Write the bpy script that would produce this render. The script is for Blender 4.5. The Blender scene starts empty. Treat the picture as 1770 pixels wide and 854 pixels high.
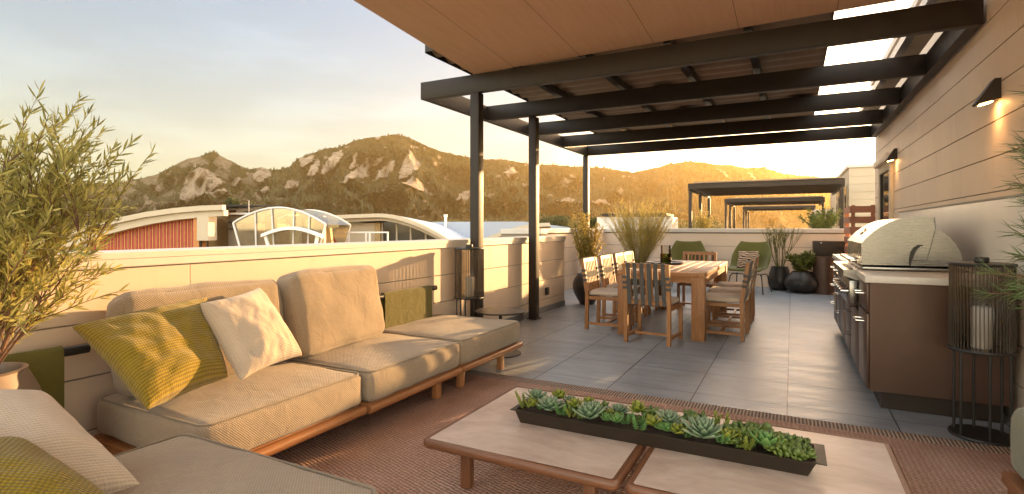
import bpy, bmesh, math, random
from mathutils import Vector, Matrix, noise
random.seed(11)
SC = bpy.context.scene
COL = SC.collection
R = math.radians
EYE, FPX, UC, VH = 1.25, 930.0, 885.0, 393.0
YAW = R(27.5)
SN, CS = math.sin(YAW), math.cos(YAW)

# ------------------------------------------------------------------ camera, sky, sun, exposure
cam = bpy.data.cameras.new('camera'); camo = bpy.data.objects.new('camera', cam); COL.objects.link(camo)
cam.sensor_width = 36; cam.lens = FPX / 1770 * 36; cam.shift_y = (VH - 427) / 1770
cam.clip_start = .05; cam.clip_end = 6000
camo.location = (0, 0, EYE); camo.rotation_euler = (R(90), 0, YAW)
SC.camera = camo
SUN_AZ, SUN_EL = R(20), R(8.5)
w = bpy.data.worlds.new('World'); SC.world = w; w.use_nodes = True
nt = w.node_tree; bg = nt.nodes['Background']
sky = nt.nodes.new('ShaderNodeTexSky'); sky.sky_type = 'NISHITA'; sky.sun_disc = False
sky.sun_elevation = SUN_EL; sky.sun_rotation = SUN_AZ
sky.air_density = 1.0; sky.dust_density = 3.0; sky.ozone_density = 1.0; sky.altitude = 1600
gm = nt.nodes.new('ShaderNodeGamma'); gm.inputs[1].default_value = .6; nt.links.new(sky.outputs[0], gm.inputs[0])
S = Vector((math.sin(SUN_AZ) * math.cos(SUN_EL), math.cos(SUN_AZ) * math.cos(SUN_EL), math.sin(SUN_EL)))
def wnode(typ, **kw):
    n = nt.nodes.new(typ)
    for k, v in kw.items(): setattr(n, k, v)
    return n
def wdot(vec):
    n = wnode('ShaderNodeVectorMath', operation='DOT_PRODUCT'); nt.links.new(wtc.outputs['Generated'], n.inputs[0]); n.inputs[1].default_value = vec; return n.outputs['Value']
def wmap(x, a, b, c, d):
    n = wnode('ShaderNodeMapRange', interpolation_type='SMOOTHSTEP'); nt.links.new(x, n.inputs[0])
    for i, q in enumerate((a, b, c, d)): n.inputs[1 + i].default_value = q
    return n.outputs[0]
def wadd(x, y):
    n = wnode('ShaderNodeMath', operation='ADD'); nt.links.new(x, n.inputs[0]); nt.links.new(y, n.inputs[1]); return n.outputs[0]
wtc = wnode('ShaderNodeTexCoord')
SKY_HIGH, SKY_BACK, SKY_SUN, SKY_K = 3.1, 2.8, 3.8, .55   # added fill: sky brightened overhead and behind to light the shade, plus sun glow
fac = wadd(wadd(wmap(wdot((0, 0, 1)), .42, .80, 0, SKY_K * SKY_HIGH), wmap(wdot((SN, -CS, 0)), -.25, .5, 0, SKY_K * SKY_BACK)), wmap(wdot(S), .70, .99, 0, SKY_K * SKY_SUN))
def wtint(col):
    n = wnode('ShaderNodeMix', data_type='RGBA', blend_type='MULTIPLY'); n.inputs[0].default_value = 1; n.inputs[7].default_value = (*col, 1); nt.links.new(gm.outputs[0], n.inputs[6]); return n.outputs[2]
base_ = wnode('ShaderNodeVectorMath', operation='SCALE'); 
gr1 = wnode('ShaderNodeMix', data_type='RGBA'); gr1.inputs[6].default_value = (1.08, .97, .76, 1); gr1.inputs[7].default_value = (.965, 1.0, 1.05, 1)
nt.links.new(wmap(wdot((0, 0, 1)), .06, .44, 0, 1), gr1.inputs[0])
gr2 = wnode('ShaderNodeMix', data_type='RGBA', blend_type='MULTIPLY'); gr2.inputs[0].default_value = 1; nt.links.new(gm.outputs[0], gr2.inputs[6]); nt.links.new(gr1.outputs[2], gr2.inputs[7])
wmp = wnode('ShaderNodeMapping'); wmp.inputs['Scale'].default_value = (1.6, 1.6, 9); wmp.inputs['Rotation'].default_value = (.12, .05, 0); nt.links.new(wtc.outputs['Generated'], wmp.inputs[0])
wns = wnode('ShaderNodeTexNoise'); wns.inputs['Scale'].default_value = 2.2; wns.inputs['Detail'].default_value = 6; wns.inputs['Roughness'].default_value = .55; nt.links.new(wmp.outputs[0], wns.inputs['Vector'])
nt.links.new(gr2.outputs[2], base_.inputs[0]); nt.links.new(wmap(wns.outputs[0], .42, .72, SKY_K * .97, SKY_K * 1.12), base_.inputs['Scale'])
sky_fill = wnode('ShaderNodeVectorMath', operation='SCALE'); nt.links.new(wtint((1.40, 1.0, .66)), sky_fill.inputs[0]); nt.links.new(fac, sky_fill.inputs['Scale'])  # warm-tinted sky boost added as fill light, no cloud modelled
sm_ = wnode('ShaderNodeVectorMath', operation='ADD'); nt.links.new(base_.outputs[0], sm_.inputs[0]); nt.links.new(sky_fill.outputs[0], sm_.inputs[1])
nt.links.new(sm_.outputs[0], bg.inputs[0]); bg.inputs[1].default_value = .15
sd = bpy.data.lights.new('sun', 'SUN'); sd.energy = 2.8; sd.angle = R(.6); sd.color = (1, .60, .26)
so = bpy.data.objects.new('sun', sd); COL.objects.link(so)
S = Vector((math.sin(SUN_AZ) * math.cos(SUN_EL), math.cos(SUN_AZ) * math.cos(SUN_EL), math.sin(SUN_EL)))
so.rotation_euler = S.to_track_quat('Z', 'Y').to_euler(); so.location = (8, 20, 10)
vs = SC.view_settings
SC.display_settings.display_device = 'sRGB'
vs.view_transform = 'Standard'; vs.look = 'None'; vs.gamma = 1; vs.exposure = 2.54
SC.cycles.max_bounces = 8; SC.cycles.transparent_max_bounces = 24

# ------------------------------------------------------------------ helpers
def P(u, v, d):
    """world point seen at photo pixel (u, v) at distance d along the camera axis"""
    a = (u - UC) / FPX
    return Vector((d * (CS * a - SN), d * (SN * a + CS), EYE - d * (v - VH) / FPX))
def onX(u, v, X):
    a = (u - UC) / FPX; return P(u, v, X / (CS * a - SN))
def onY(u, v, Y):
    a = (u - UC) / FPX; return P(u, v, Y / (SN * a + CS))

def uvbox(me):
    """box-projected UVs in metres, U along the mesh's longest side"""
    if not me.vertices: return
    lo = [min(v.co[i] for v in me.vertices) for i in range(3)]; hi = [max(v.co[i] for v in me.vertices) for i in range(3)]
    la = max(range(3), key=lambda i: hi[i] - lo[i])
    uv = me.uv_layers.new(name='UVMap') if not me.uv_layers else me.uv_layers[0]
    for p in me.polygons:
        n = p.normal; k = max(range(3), key=lambda i: abs(n[i]))
        ax = [i for i in range(3) if i != k]
        if la in ax and ax[0] != la: ax = ax[::-1]
        for li in p.loop_indices:
            co = me.vertices[me.loops[li].vertex_index].co
            uv.data[li].uv = (co[ax[0]], co[ax[1]])

def finish(me, mat, smooth, uv=True):
    if uv: uvbox(me)
    if mat is not None:
        for m in (mat if isinstance(mat, (list, tuple)) else [mat]): me.materials.append(m)
    if smooth is True:
        me.polygons.foreach_set('use_smooth', [True] * len(me.polygons))
    elif smooth:
        try: me.set_sharp_from_angle(angle=R(smooth)); me.polygons.foreach_set('use_smooth', [True] * len(me.polygons))
        except Exception: pass

def obj(name, bm, mat, parent=None, loc=None, rot=None, smooth=35, uv=True):
    me = bpy.data.meshes.new(name)
    if isinstance(bm, tuple): me.from_pydata(bm[0], [], bm[1]); me.update()
    else:
        bm.normal_update(); bm.to_mesh(me); bm.free()
    finish(me, mat, smooth, uv)
    o = bpy.data.objects.new(name, me); COL.objects.link(o)
    if parent: o.parent = parent
    if loc is not None: o.location = loc
    if rot is not None: o.rotation_euler = rot
    return o
def tag(o, label, cat, group=None, kind=None):
    o['label'] = label
    o['category'] = cat
    if group: o['group'] = group
    if kind: o['kind'] = kind
    return o
def thing(name, label, cat, loc=(0, 0, 0), rz=0, group=None):
    o = bpy.data.objects.new(name, None); COL.objects.link(o); o.location = loc; o.rotation_euler = (0, 0, rz)
    o.empty_display_size = .1
    return tag(o, label, cat, group)
def struct(o, kind='structure'):
    o['kind'] = kind; return o
def dup(root, loc=None, rz=None, label=None, group=None):
    r = root.copy(); COL.objects.link(r)
    if loc is not None: r.location = loc
    if rz is not None: r.rotation_euler = (0, 0, rz)
    if label: r['label'] = label
    if group: r['group'] = group
    def kids(a, b):
        for ch in list(a.children):
            c = ch.copy(); COL.objects.link(c); c.parent = b; kids(ch, c)
    kids(root, r)
    return r

def BM(): return bmesh.new()
def box(bm, c, s, rot=None, bev=0, seg=2):
    M = Matrix.Translation(c)
    if rot is not None: M = M @ (rot.to_4x4() if isinstance(rot, Matrix) else Matrix.Rotation(rot, 4, 'Z'))
    r = bmesh.ops.create_cube(bm, size=1); vs_ = r['verts']
    for v in vs_: v.co = Vector((v.co.x * s[0], v.co.y * s[1], v.co.z * s[2]))
    if bev:
        es = list({e for v in vs_ for e in v.link_edges})
        rr = bmesh.ops.bevel(bm, geom=es, offset=bev, segments=seg, profile=.5, affect='EDGES')
        vs_ = list({v for f in rr['faces'] for v in f.verts} | {v for v in vs_ if v.is_valid})
    bmesh.ops.transform(bm, matrix=M, verts=vs_)
    return vs_
def bx(bm, x0, x1, y0, y1, z0, z1, bev=0):
    return box(bm, ((x0 + x1) / 2, (y0 + y1) / 2, (z0 + z1) / 2), (abs(x1 - x0), abs(y1 - y0), abs(z1 - z0)), bev=bev)
def bar(bm, a, b, wx, wz=None, bev=0):
    a = Vector(a); b = Vector(b); d = b - a; wz = wz or wx
    q = d.to_track_quat('Y', 'Z').to_matrix()
    return box(bm, (a + b) / 2, (wx, d.length, wz), rot=q, bev=bev)
def cyl(bm, a, b, r, n=16, r2=None, cap=True):
    a = Vector(a); b = Vector(b); d = b - a; r2 = r if r2 is None else r2
    q = d.to_track_quat('Z', 'Y').to_matrix()
    A = [bm.verts.new(a + q @ Vector((r * math.cos(t), r * math.sin(t), 0))) for t in [2 * math.pi * i / n for i in range(n)]]
    B = [bm.verts.new(b + q @ Vector((r2 * math.cos(t), r2 * math.sin(t), 0))) for t in [2 * math.pi * i / n for i in range(n)]]
    for i in range(n): bm.faces.new((A[i], A[(i + 1) % n], B[(i + 1) % n], B[i]))
    if cap: bm.faces.new(A[::-1]); bm.faces.new(B)
def tube(bm, pts, rad, n=8, closed=False):
    pts = [Vector(p) for p in pts]; m = len(pts); rings = []
    up = Vector((0, 0, 1)); prev = None
    for i, p in enumerate(pts):
        if closed: t = pts[(i + 1) % m] - pts[i - 1]
        else: t = pts[min(i + 1, m - 1)] - pts[max(i - 1, 0)]
        t.normalize()
        if prev is None:
            s = t.cross(up)
            if s.length < .05: s = t.cross(Vector((1, 0, 0)))
            s.normalize()
        else:
            s = prev - t * prev.dot(t)
            s.normalize()
        prev = s; q = t.cross(s)
        r = rad[i] if isinstance(rad, (list, tuple)) else rad
        rings.append([bm.verts.new(p + (s * math.cos(k) + q * math.sin(k)) * r) for k in [2 * math.pi * j / n for j in range(n)]])
    for i in range(m if closed else m - 1):
        A, B = rings[i], rings[(i + 1) % m]
        for j in range(n): bm.faces.new((A[j], A[(j + 1) % n], B[(j + 1) % n], B[j]))
    if not closed: bm.faces.new(rings[0][::-1]); bm.faces.new(rings[-1])
def lathe(bm, prof, n=40, c=(0, 0, 0)):
    rings = []
    for r, z in prof:
        rings.append([bm.verts.new((c[0] + r * math.cos(2 * math.pi * j / n), c[1] + r * math.sin(2 * math.pi * j / n), c[2] + z)) for j in range(n)] if r > 1e-5 else [bm.verts.new((c[0], c[1], c[2] + z))])
    for A, B in zip(rings, rings[1:]):
        for j in range(n):
            k = (j + 1) % n
            if len(A) == 1 and len(B) == 1: continue
            if len(A) == 1: bm.faces.new((A[0], B[j], B[k]))
            elif len(B) == 1: bm.faces.new((A[j], A[k], B[0]))
            else: bm.faces.new((A[j], A[k], B[k], B[j]))
    bmesh.ops.recalc_face_normals(bm, faces=bm.faces[:])
def prism(bm, pts, vec):
    """closed polygon (3D points) extruded along vec"""
    A = [bm.verts.new(p) for p in pts]; B = [bm.verts.new(Vector(p) + Vector(vec)) for p in pts]; n = len(A)
    fs = [bm.faces.new(A), bm.faces.new(B[::-1])]
    for i in range(n): fs.append(bm.faces.new((A[i], B[i], B[(i + 1) % n], A[(i + 1) % n])))
    bmesh.ops.recalc_face_normals(bm, faces=fs)

def cushion(bm, lx, ly, lz, r=.04, crown=.02, n=22, c=(0, 0, 0), wob=.0, seed=0):
    """soft box: rounded edges, puffed faces"""
    r_ = bmesh.ops.create_cube(bm, size=2); vs_ = r_['verts']
    es = list({e for v in vs_ for e in v.link_edges})
    bmesh.ops.subdivide_edges(bm, edges=es, cuts=n, use_grid_fill=True)
    h = Vector((lx / 2, ly / 2, lz / 2)); rr = min(r, lz / 2 * .98)
    for v in bm.verts:
        q = v.co.copy()
        def g(t):  # denser rows near the edges
            return math.copysign(1 - (1 - abs(t)) ** 1.5, t)
        q = Vector((g(q.x), g(q.y), g(q.z)))
        p = Vector((q.x * h.x, q.y * h.y, q.z * h.z))
        inn = Vector([max(-(h[i] - rr), min(h[i] - rr, p[i])) for i in range(3)])
        d = p - inn
        if d.length > 1e-6: p = inn + d.normalized() * min(rr, max(abs(d.x), abs(d.y), abs(d.z)))
        k = (1 - q.x ** 2) * (1 - q.y ** 2)
        p.z += math.copysign(crown * k, q.z) if abs(q.z) > .5 else crown * k * q.z
        e = (1 - q.z ** 2)
        p.x += q.x * e * crown * .6 * (1 - q.y ** 4); p.y += q.y * e * crown * .6 * (1 - q.x ** 4)
        if wob:
            nn = noise.noise_vector(p * 5 + Vector((seed, 3, 1))); p += nn * wob + noise.noise_vector(Vector((p.x * 16, p.y * 16, p.z * 9)) + Vector((seed, 0, 4))) * wob * .42
        v.co = p + Vector(c)
def piping_path(lx, ly, z, r=.04, n=6):
    pts = []
    for cx, cy, a0 in ((1, 1, 0), (-1, 1, 90), (-1, -1, 180), (1, -1, 270)):
        for i in range(n + 1):
            a = R(a0 + 90 * i / n); pts.append((cx * (lx / 2 - r) + r * math.cos(a), cy * (ly / 2 - r) + r * math.sin(a), z))
    return pts

def pillow_mesh(corners, th, n=30, seed=0, wr=.012, pinch=.10):
    """throw pillow between four corner points; returns (verts, faces)"""
    LT, RT, RB, LB = [Vector(c) for c in corners]
    nrm = ((RT - LT).cross(LB - LT)).normalized() * -1
    V = []; F = []
    def pos(i, j, sgn):
        s = i / n; t = j / n
        a, b = 2 * s - 1, 2 * t - 1
        # edges draw in between the corners
        s2 = .5 + .5 * a * (1 - pinch * (1 - b * b)); t2 = .5 + .5 * b * (1 - pinch * (1 - a * a))
        p = (LT * (1 - s2) + RT * s2) * (1 - t2) + (LB * (1 - s2) + RB * s2) * t2
        e = max(0, (1 - a ** 2)) ** .5 * max(0, (1 - b ** 2)) ** .5
        e = e ** .75
        x = Vector((a * 2.2 + seed, b * 2.2, sgn))
        wv = noise.noise(x) * .5 + noise.noise(x * 2.3) * .3
        edge = min(1, (1 - max(abs(a), abs(b))) * 6)
        return p + nrm * sgn * th * .5 * e * (1 + .12 * noise.noise(x * .6)) + nrm * wr * wv * edge * 1.6
    for sgn in (1, -1):
        b0 = len(V)
        for j in range(n + 1):
            for i in range(n + 1): V.append(pos(i, j, sgn))
        for j in range(n):
            for i in range(n):
                q = (b0 + j * (n + 1) + i, b0 + j * (n + 1) + i + 1, b0 + (j + 1) * (n + 1) + i + 1, b0 + (j + 1) * (n + 1) + i)
                F.append(q if sgn < 0 else q[::-1])
    return V, F
def grid_uv(o, n, sx, sy):
    me = o.data; uv = me.uv_layers[0] if me.uv_layers else me.uv_layers.new(name='UVMap')
    m = (n + 1) ** 2
    for l in me.loops:
        k = l.vertex_index % m; uv.data[l.index].uv = ((k % (n + 1)) / n * sx, (k // (n + 1)) / n * sy)

# ------------------------------------------------------------------ materials
def nodes(name):
    m = bpy.data.materials.new(name); m.use_nodes = True; t = m.node_tree
    return m, t, t.nodes['Principled BSDF']
def N(t, typ, **kw):
    n = t.nodes.new(typ)
    for k, v in kw.items(): setattr(n, k, v)
    return n
def ramp(t, fac, cols):
    r = N(t, 'ShaderNodeValToRGB'); e = r.color_ramp.elements
    while len(e) < len(cols): e.new(.5)
    for el, (p, c) in zip(e, cols): el.position = p; el.color = (*c, 1)
    t.links.new(fac, r.inputs[0]); return r.outputs[0]
def coords(t, kind='Object', scale=(1, 1, 1), rot=(0, 0, 0)):
    tc = N(t, 'ShaderNodeTexCoord'); mp = N(t, 'ShaderNodeMapping'); mp.inputs['Scale'].default_value = scale; mp.inputs['Rotation'].default_value = rot
    t.links.new(tc.outputs[kind], mp.inputs[0]); return mp.outputs[0]
def nz(t, vec, scale, detail=4, rough=.55, dist=0):
    n = N(t, 'ShaderNodeTexNoise'); n.inputs['Scale'].default_value = scale; n.inputs['Detail'].default_value = detail
    n.inputs['Roughness'].default_value = rough; n.inputs['Distortion'].default_value = dist
    t.links.new(vec, n.inputs['Vector']); return n.outputs['Fac']
def bump(t, b, h, strength=.3, dist=.01, prev=None):
    n = N(t, 'ShaderNodeBump'); n.inputs['Strength'].default_value = strength; n.inputs['Distance'].default_value = dist
    t.links.new(h, n.inputs['Height'])
    if prev is not None: t.links.new(prev, n.inputs['Normal'])
    t.links.new(n.outputs[0], b.inputs['Normal']); return n.outputs[0]
def math_(t, op, a, b=None):
    n = N(t, 'ShaderNodeMath', operation=op)
    for i, x in enumerate((a, b)):
        if x is None: continue
        if isinstance(x, (int, float)): n.inputs[i].default_value = x
        else: t.links.new(x, n.inputs[i])
    return n.outputs[0]
def mixc(t, fac, a, b, mode='MIX'):
    n = N(t, 'ShaderNodeMix', data_type='RGBA', blend_type=mode)
    if isinstance(fac, (int, float)): n.inputs[0].default_value = fac
    else: t.links.new(fac, n.inputs[0])
    for i, x in ((6, a), (7, b)):
        if isinstance(x, tuple): n.inputs[i].default_value = (*x, 1)
        else: t.links.new(x, n.inputs[i])
    return n.outputs[2]
def mul(c, k): return tuple(min(1, x * k) for x in c)

def plain(name, col, rough=.5, metal=0, var=.12, vs_=6, bs=80, bst=.1, bd=.002, spec=None, coat=0):
    m, t, b = nodes(name)
    v = coords(t); f = nz(t, v, vs_, 5, .6)
    t.links.new(ramp(t, f, [(.3, mul(col, 1 - var)), (.7, mul(col, 1 + var))]), b.inputs['Base Color'])
    b.inputs['Metallic'].default_value = metal
    r_ = nz(t, v, vs_ * 3, 3)
    t.links.new(math_(t, 'ADD', math_(t, 'MULTIPLY', r_, .16), rough - .08), b.inputs['Roughness'])
    if bst: bump(t, b, nz(t, v, bs, 4), bst, bd)
    if coat: b.inputs['Coat Weight'].default_value = coat
    if spec is not None: b.inputs['Specular IOR Level'].default_value = spec
    return m
def wood(name, c1, c2, rough=.5):
    m, t, b = nodes(name)
    oi = N(t, 'ShaderNodeObjectInfo'); tc = N(t, 'ShaderNodeTexCoord')
    mp = N(t, 'ShaderNodeMapping'); mp.inputs['Scale'].default_value = (2.2, 26, 26)
    ad = N(t, 'ShaderNodeVectorMath', operation='ADD'); t.links.new(tc.outputs['UV'], ad.inputs[0])
    cx = N(t, 'ShaderNodeCombineXYZ'); t.links.new(math_(t, 'MULTIPLY', oi.outputs['Random'], 17.), cx.inputs[0]); t.links.new(math_(t, 'MULTIPLY', oi.outputs['Random'], 5.), cx.inputs[1])
    t.links.new(cx.outputs[0], ad.inputs[1]); t.links.new(ad.outputs[0], mp.inputs[0])
    f = nz(t, mp.outputs[0], 2.0, 6, .62, .8); g = nz(t, mp.outputs[0], 9, 3, .6)
    h = math_(t, 'ADD', math_(t, 'MULTIPLY', f, .72), math_(t, 'MULTIPLY', g, .28))
    c = ramp(t, h, [(.34, mul(c1, .62)), (.5, c1), (.66, c2)])
    c = mixc(t, .35, c, mixc(t, oi.outputs['Random'], mul(c1, .8), mul(c2, 1.1)), 'MIX')
    t.links.new(c, b.inputs['Base Color']); b.inputs['Roughness'].default_value = rough
    bump(t, b, h, .25, .002); return m
def fabric(name, col, p=.010, depth=.5, style='weave', var=.10, rot=0., contrast=.55):
    """woven cloth: two crossing yarn waves (UV in metres)"""
    m, t, b = nodes(name)
    v = coords(t, 'UV', rot=(0, 0, rot))
    wob = nz(t, v, 18, 2); sx = N(t, 'ShaderNodeSeparateXYZ'); t.links.new(v, sx.inputs[0])
    k = 2 * math.pi / p
    x = math_(t, 'ADD', math_(t, 'MULTIPLY', sx.outputs[0], k), math_(t, 'MULTIPLY', wob, 1.5))
    y = math_(t, 'ADD', math_(t, 'MULTIPLY', sx.outputs[1], k), math_(t, 'MULTIPLY', wob, 1.5))
    if style == 'weave': h = math_(t, 'MULTIPLY', math_(t, 'SINE', x), math_(t, 'SINE', y))
    elif style == 'rib': h = math_(t, 'ADD', math_(t, 'MULTIPLY', math_(t, 'SINE', y), .8), math_(t, 'MULTIPLY', math_(t, 'SINE', x), .2))
    else: h = math_(t, 'SINE', math_(t, 'ADD', x, math_(t, 'MULTIPLY', y, .5)))
    h = math_(t, 'ADD', math_(t, 'MULTIPLY', h, .5), .5)
    big = nz(t, v, 5, 3)
    c = mixc(t, h, mul(col, 1 - contrast), mul(col, 1.12))
    c = mixc(t, .35, c, ramp(t, big, [(.3, mul(col, 1 - var * 2)), (.7, mul(col, 1 + var))]))
    t.links.new(c, b.inputs['Base Color']); b.inputs['Roughness'].default_value = .95
    b.inputs['Sheen Weight'].default_value = .25; b.inputs['Specular IOR Level'].default_value = .2
    hh = math_(t, 'ADD', h, math_(t, 'MULTIPLY', nz(t, v, 300, 2), .4))
    n1 = bump(t, b, nz(t, v, 9, 5, .6, .8), .5, .02)
    bump(t, b, hh, depth, .004, n1); return m
def leafmat(name, c1, c2, trans=.25, rough=.5):
    m, t, b = nodes(name)
    g = N(t, 'ShaderNodeNewGeometry')
    c = ramp(t, g.outputs['Random Per Island'], [(0, c1), (1, c2)])
    t.links.new(c, b.inputs['Base Color']); b.inputs['Roughness'].default_value = rough
    if trans:
        tr = N(t, 'ShaderNodeBsdfTranslucent'); t.links.new(c, tr.inputs[0]); mx = N(t, 'ShaderNodeMixShader'); mx.inputs[0].default_value = trans
        t.links.new(b.outputs[0], mx.inputs[1]); t.links.new(tr.outputs[0], mx.inputs[2]); t.links.new(mx.outputs[0], t.nodes['Material Output'].inputs[0])
    return m

M = {}
M['wall'] = plain('painted_siding', (.70, .545, .41), .6, var=.04, bs=220, bst=.12, bd=.002)
def wallmat():
    m, t, b = nodes('painted_siding'); v = coords(t); c0 = (.71, .56, .435)
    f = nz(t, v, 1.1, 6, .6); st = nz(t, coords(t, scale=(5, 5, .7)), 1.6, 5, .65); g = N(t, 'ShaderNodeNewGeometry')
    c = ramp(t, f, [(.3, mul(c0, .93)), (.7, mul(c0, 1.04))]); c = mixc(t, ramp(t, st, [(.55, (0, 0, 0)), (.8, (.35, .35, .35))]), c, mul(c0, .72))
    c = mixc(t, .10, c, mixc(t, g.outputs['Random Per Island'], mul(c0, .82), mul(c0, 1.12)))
    t.links.new(c, b.inputs['Base Color']); t.links.new(math_(t, 'ADD', math_(t, 'MULTIPLY', st, .25), .45), b.inputs['Roughness'])
    n1 = bump(t, b, nz(t, v, 3, 2), .12, .02); bump(t, b, nz(t, v, 200, 4), .14, .002, n1); return m
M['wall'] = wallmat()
M['coping'] = plain('painted_coping', (.66, .60, .54), .5, var=.05, bs=60, bst=.05)
M['gap'] = plain('shadow_gap', (.30, .25, .20), .8)
M['steel_dark'] = plain('dark_bronze_paint', (.028, .019, .013), .5, var=.15, bs=200, bst=.05, bd=.001, spec=.3)
M['black'] = plain('black_metal', (.018, .016, .015), .45, var=.2, bst=.05)
M['galv'] = plain('grey_frame_metal', (.25, .25, .26), .4, metal=.6)
M['steel'] = plain('brushed_stainless', (.30, .285, .27), .36, metal=1, var=.06, bst=0)
def brushed():
    m, t, b = nodes('brushed_stainless'); b.inputs['Metallic'].default_value = 1
    f = nz(t, coords(t, scale=(.6, .6, 40)), 9, 3, .5); g = nz(t, coords(t), 3, 5, .6)
    t.links.new(mixc(t, f, (.20, .195, .19), (.30, .29, .28)), b.inputs['Base Color'])
    t.links.new(math_(t, 'ADD', math_(t, 'MULTIPLY', f, .14), math_(t, 'ADD', math_(t, 'MULTIPLY', g, .16), .12)), b.inputs['Roughness'])
    return m
M['steel'] = brushed()
M['chrome'] = plain('polished_handle', (.75, .73, .70), .18, metal=1, var=.03, bst=0)
M['cab'] = plain('brown_cabinet_metal', (.085, .045, .030), .38, metal=.25, var=.12, vs_=3, bs=300, bst=.06, bd=.001)
M['counter'] = plain('pale_quartz', (.62, .57, .52), .35, var=.05, vs_=40)
M['ceramic'] = plain('black_ceramic', (.026, .021, .019), .38, var=.3, bs=60, bst=.12)
M['brownpot'] = plain('brown_stoneware', (.22, .155, .11), .5, var=.15, bs=90, bst=.2)
M['soil'] = plain('soil', (.05, .03, .02), .95, bs=120, bst=1, bd=.01)
M['teak'] = wood('teak', (.29, .125, .042), (.44, .21, .082), .5)
M['walnut'] = wood('walnut', (.13, .052, .024), (.23, .098, .045), .42)
M['sofawood'] = wood('oiled_sofa_wood', (.33, .135, .048), (.46, .21, .085), .42)
M['screenwood'] = wood('screen_cedar', (.30, .115, .065), (.40, .17, .10), .6)
M['sofa'] = fabric('taupe_weave', (.37, .285, .195), .012, .55)
M['sofaflat'] = fabric('taupe_piping', (.28, .22, .15), .006, .2)
M['green'] = fabric('olive_rib', (.31, .215, .022), .013, .9, 'rib', contrast=.6)
M['greenchunky'] = fabric('olive_basket', (.27, .195, .022), .017, 1., 'weave', contrast=.7)
M['cream'] = fabric('cream_linen', (.58, .46, .35), .0085, .5, 'rib', contrast=.28)
M['creamchunky'] = fabric('cream_slub', (.55, .46, .37), .011, .6, 'rib', contrast=.30)
M['sling'] = fabric('olive_sling', (.13, .112, .026), .005, .3, contrast=.3)
M['shell'] = fabric('green_upholstery', (.15, .145, .04), .006, .3, contrast=.25)
M['seatpad'] = fabric('seat_pad', (.58, .47, .38), .006, .3, contrast=.2)
M['strap'] = fabric('grey_webbing', (.095, .09, .085), .006, .4, contrast=.4)
M['white'] = plain('white_wax', (.78, .74, .68), .5, var=.02)
M['sail'] = None

def glass(name, col=(1, 1, 1), rough=0, tint=.12, alpha=.75):
    m, t, b = nodes(name)
    tr = N(t, 'ShaderNodeBsdfTransparent'); tr.inputs[0].default_value = (*mul(col, 1), 1)
    gl = N(t, 'ShaderNodeBsdfGlossy'); gl.inputs['Roughness'].default_value = .03
    fr = N(t, 'ShaderNodeFresnel'); fr.inputs[0].default_value = 1.5
    mx = N(t, 'ShaderNodeMixShader'); t.links.new(math_(t, 'ADD', fr.outputs[0], tint), mx.inputs[0])
    t.links.new(tr.outputs[0], mx.inputs[1]); t.links.new(gl.outputs[0], mx.inputs[2])
    t.links.new(mx.outputs[0], t.nodes['Material Output'].inputs[0]); return m
M['glass'] = glass('clear_glass', (.93, .93, .92), tint=.02)
M['smoke'] = glass('smoked_ribbed_glass', (.62, .60, .57), tint=.05)
M['liquid'] = glass('olive_glass', (.55, .60, .10), tint=.03)
M['window'] = plain('dark_window_glass', (.06, .055, .045), .08, var=.2, bst=0)

def tile_mat():
    m, t, b = nodes('porcelain_tiles')
    tc = N(t, 'ShaderNodeTexCoord'); s = N(t, 'ShaderNodeSeparateXYZ'); t.links.new(tc.outputs['Object'], s.inputs[0])
    T = .62
    fx = math_(t, 'DIVIDE', math_(t, 'ADD', s.outputs[0], .03 + 100 * T), T); fy = math_(t, 'DIVIDE', math_(t, 'ADD', s.outputs[1], .10 + 100 * T), T)
    rx = math_(t, 'ABSOLUTE', math_(t, 'SUBTRACT', math_(t, 'FRACT', fx), .5)); ry = math_(t, 'ABSOLUTE', math_(t, 'SUBTRACT', math_(t, 'FRACT', fy), .5))
    jx = math_(t, 'GREATER_THAN', rx, .5 - .0036 / T); jy = math_(t, 'GREATER_THAN', ry, .5 - .0030 / T)
    j = math_(t, 'MAXIMUM', jx, math_(t, 'MULTIPLY', jy, .9))
    cx = N(t, 'ShaderNodeCombineXYZ'); t.links.new(math_(t, 'FLOOR', fx), cx.inputs[0]); t.links.new(math_(t, 'FLOOR', fy), cx.inputs[1])
    wn = N(t, 'ShaderNodeTexWhiteNoise'); t.links.new(cx.outputs[0], wn.inputs['Vector'])
    mp = N(t, 'ShaderNodeMapping'); mp.inputs['Scale'].default_value = (1.3, 5.5, 1); 
    ad = N(t, 'ShaderNodeVectorMath', operation='MULTIPLY_ADD'); t.links.new(wn.outputs['Color'], ad.inputs[0]); ad.inputs[1].default_value = (9, 9, 9); t.links.new(tc.outputs['Object'], ad.inputs[2])
    t.links.new(ad.outputs[0], mp.inputs[0])
    f = nz(t, mp.outputs[0], 1.6, 7, .62, .6)
    c = ramp(t, f, [(.25, (.155, .185, .225)), (.5, (.27, .305, .35)), (.75, (.40, .43, .46))])
    c = mixc(t, .32, c, mixc(t, wn.outputs['Value'], (.20, .22, .25), (.37, .39, .41)))
    c = mixc(t, j, c, (.02, .02, .022))
    c = mixc(t, ramp(t, nz(t, tc.outputs['Object'], 2.1, 6, .65), [(.5, (0, 0, 0)), (.72, (.4, .4, .4))]), c, (.15, .14, .135))
    t.links.new(c, b.inputs['Base Color'])
    t.links.new(math_(t, 'ADD', math_(t, 'MULTIPLY', f, .35), .26), b.inputs['Roughness'])
    n1 = bump(t, b, nz(t, tc.outputs['Object'], 90, 5), .12, .003)
    bump(t, b, math_(t, 'SUBTRACT', 1., j), .8, .004, n1)
    return m
M['tile'] = tile_mat()

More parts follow.
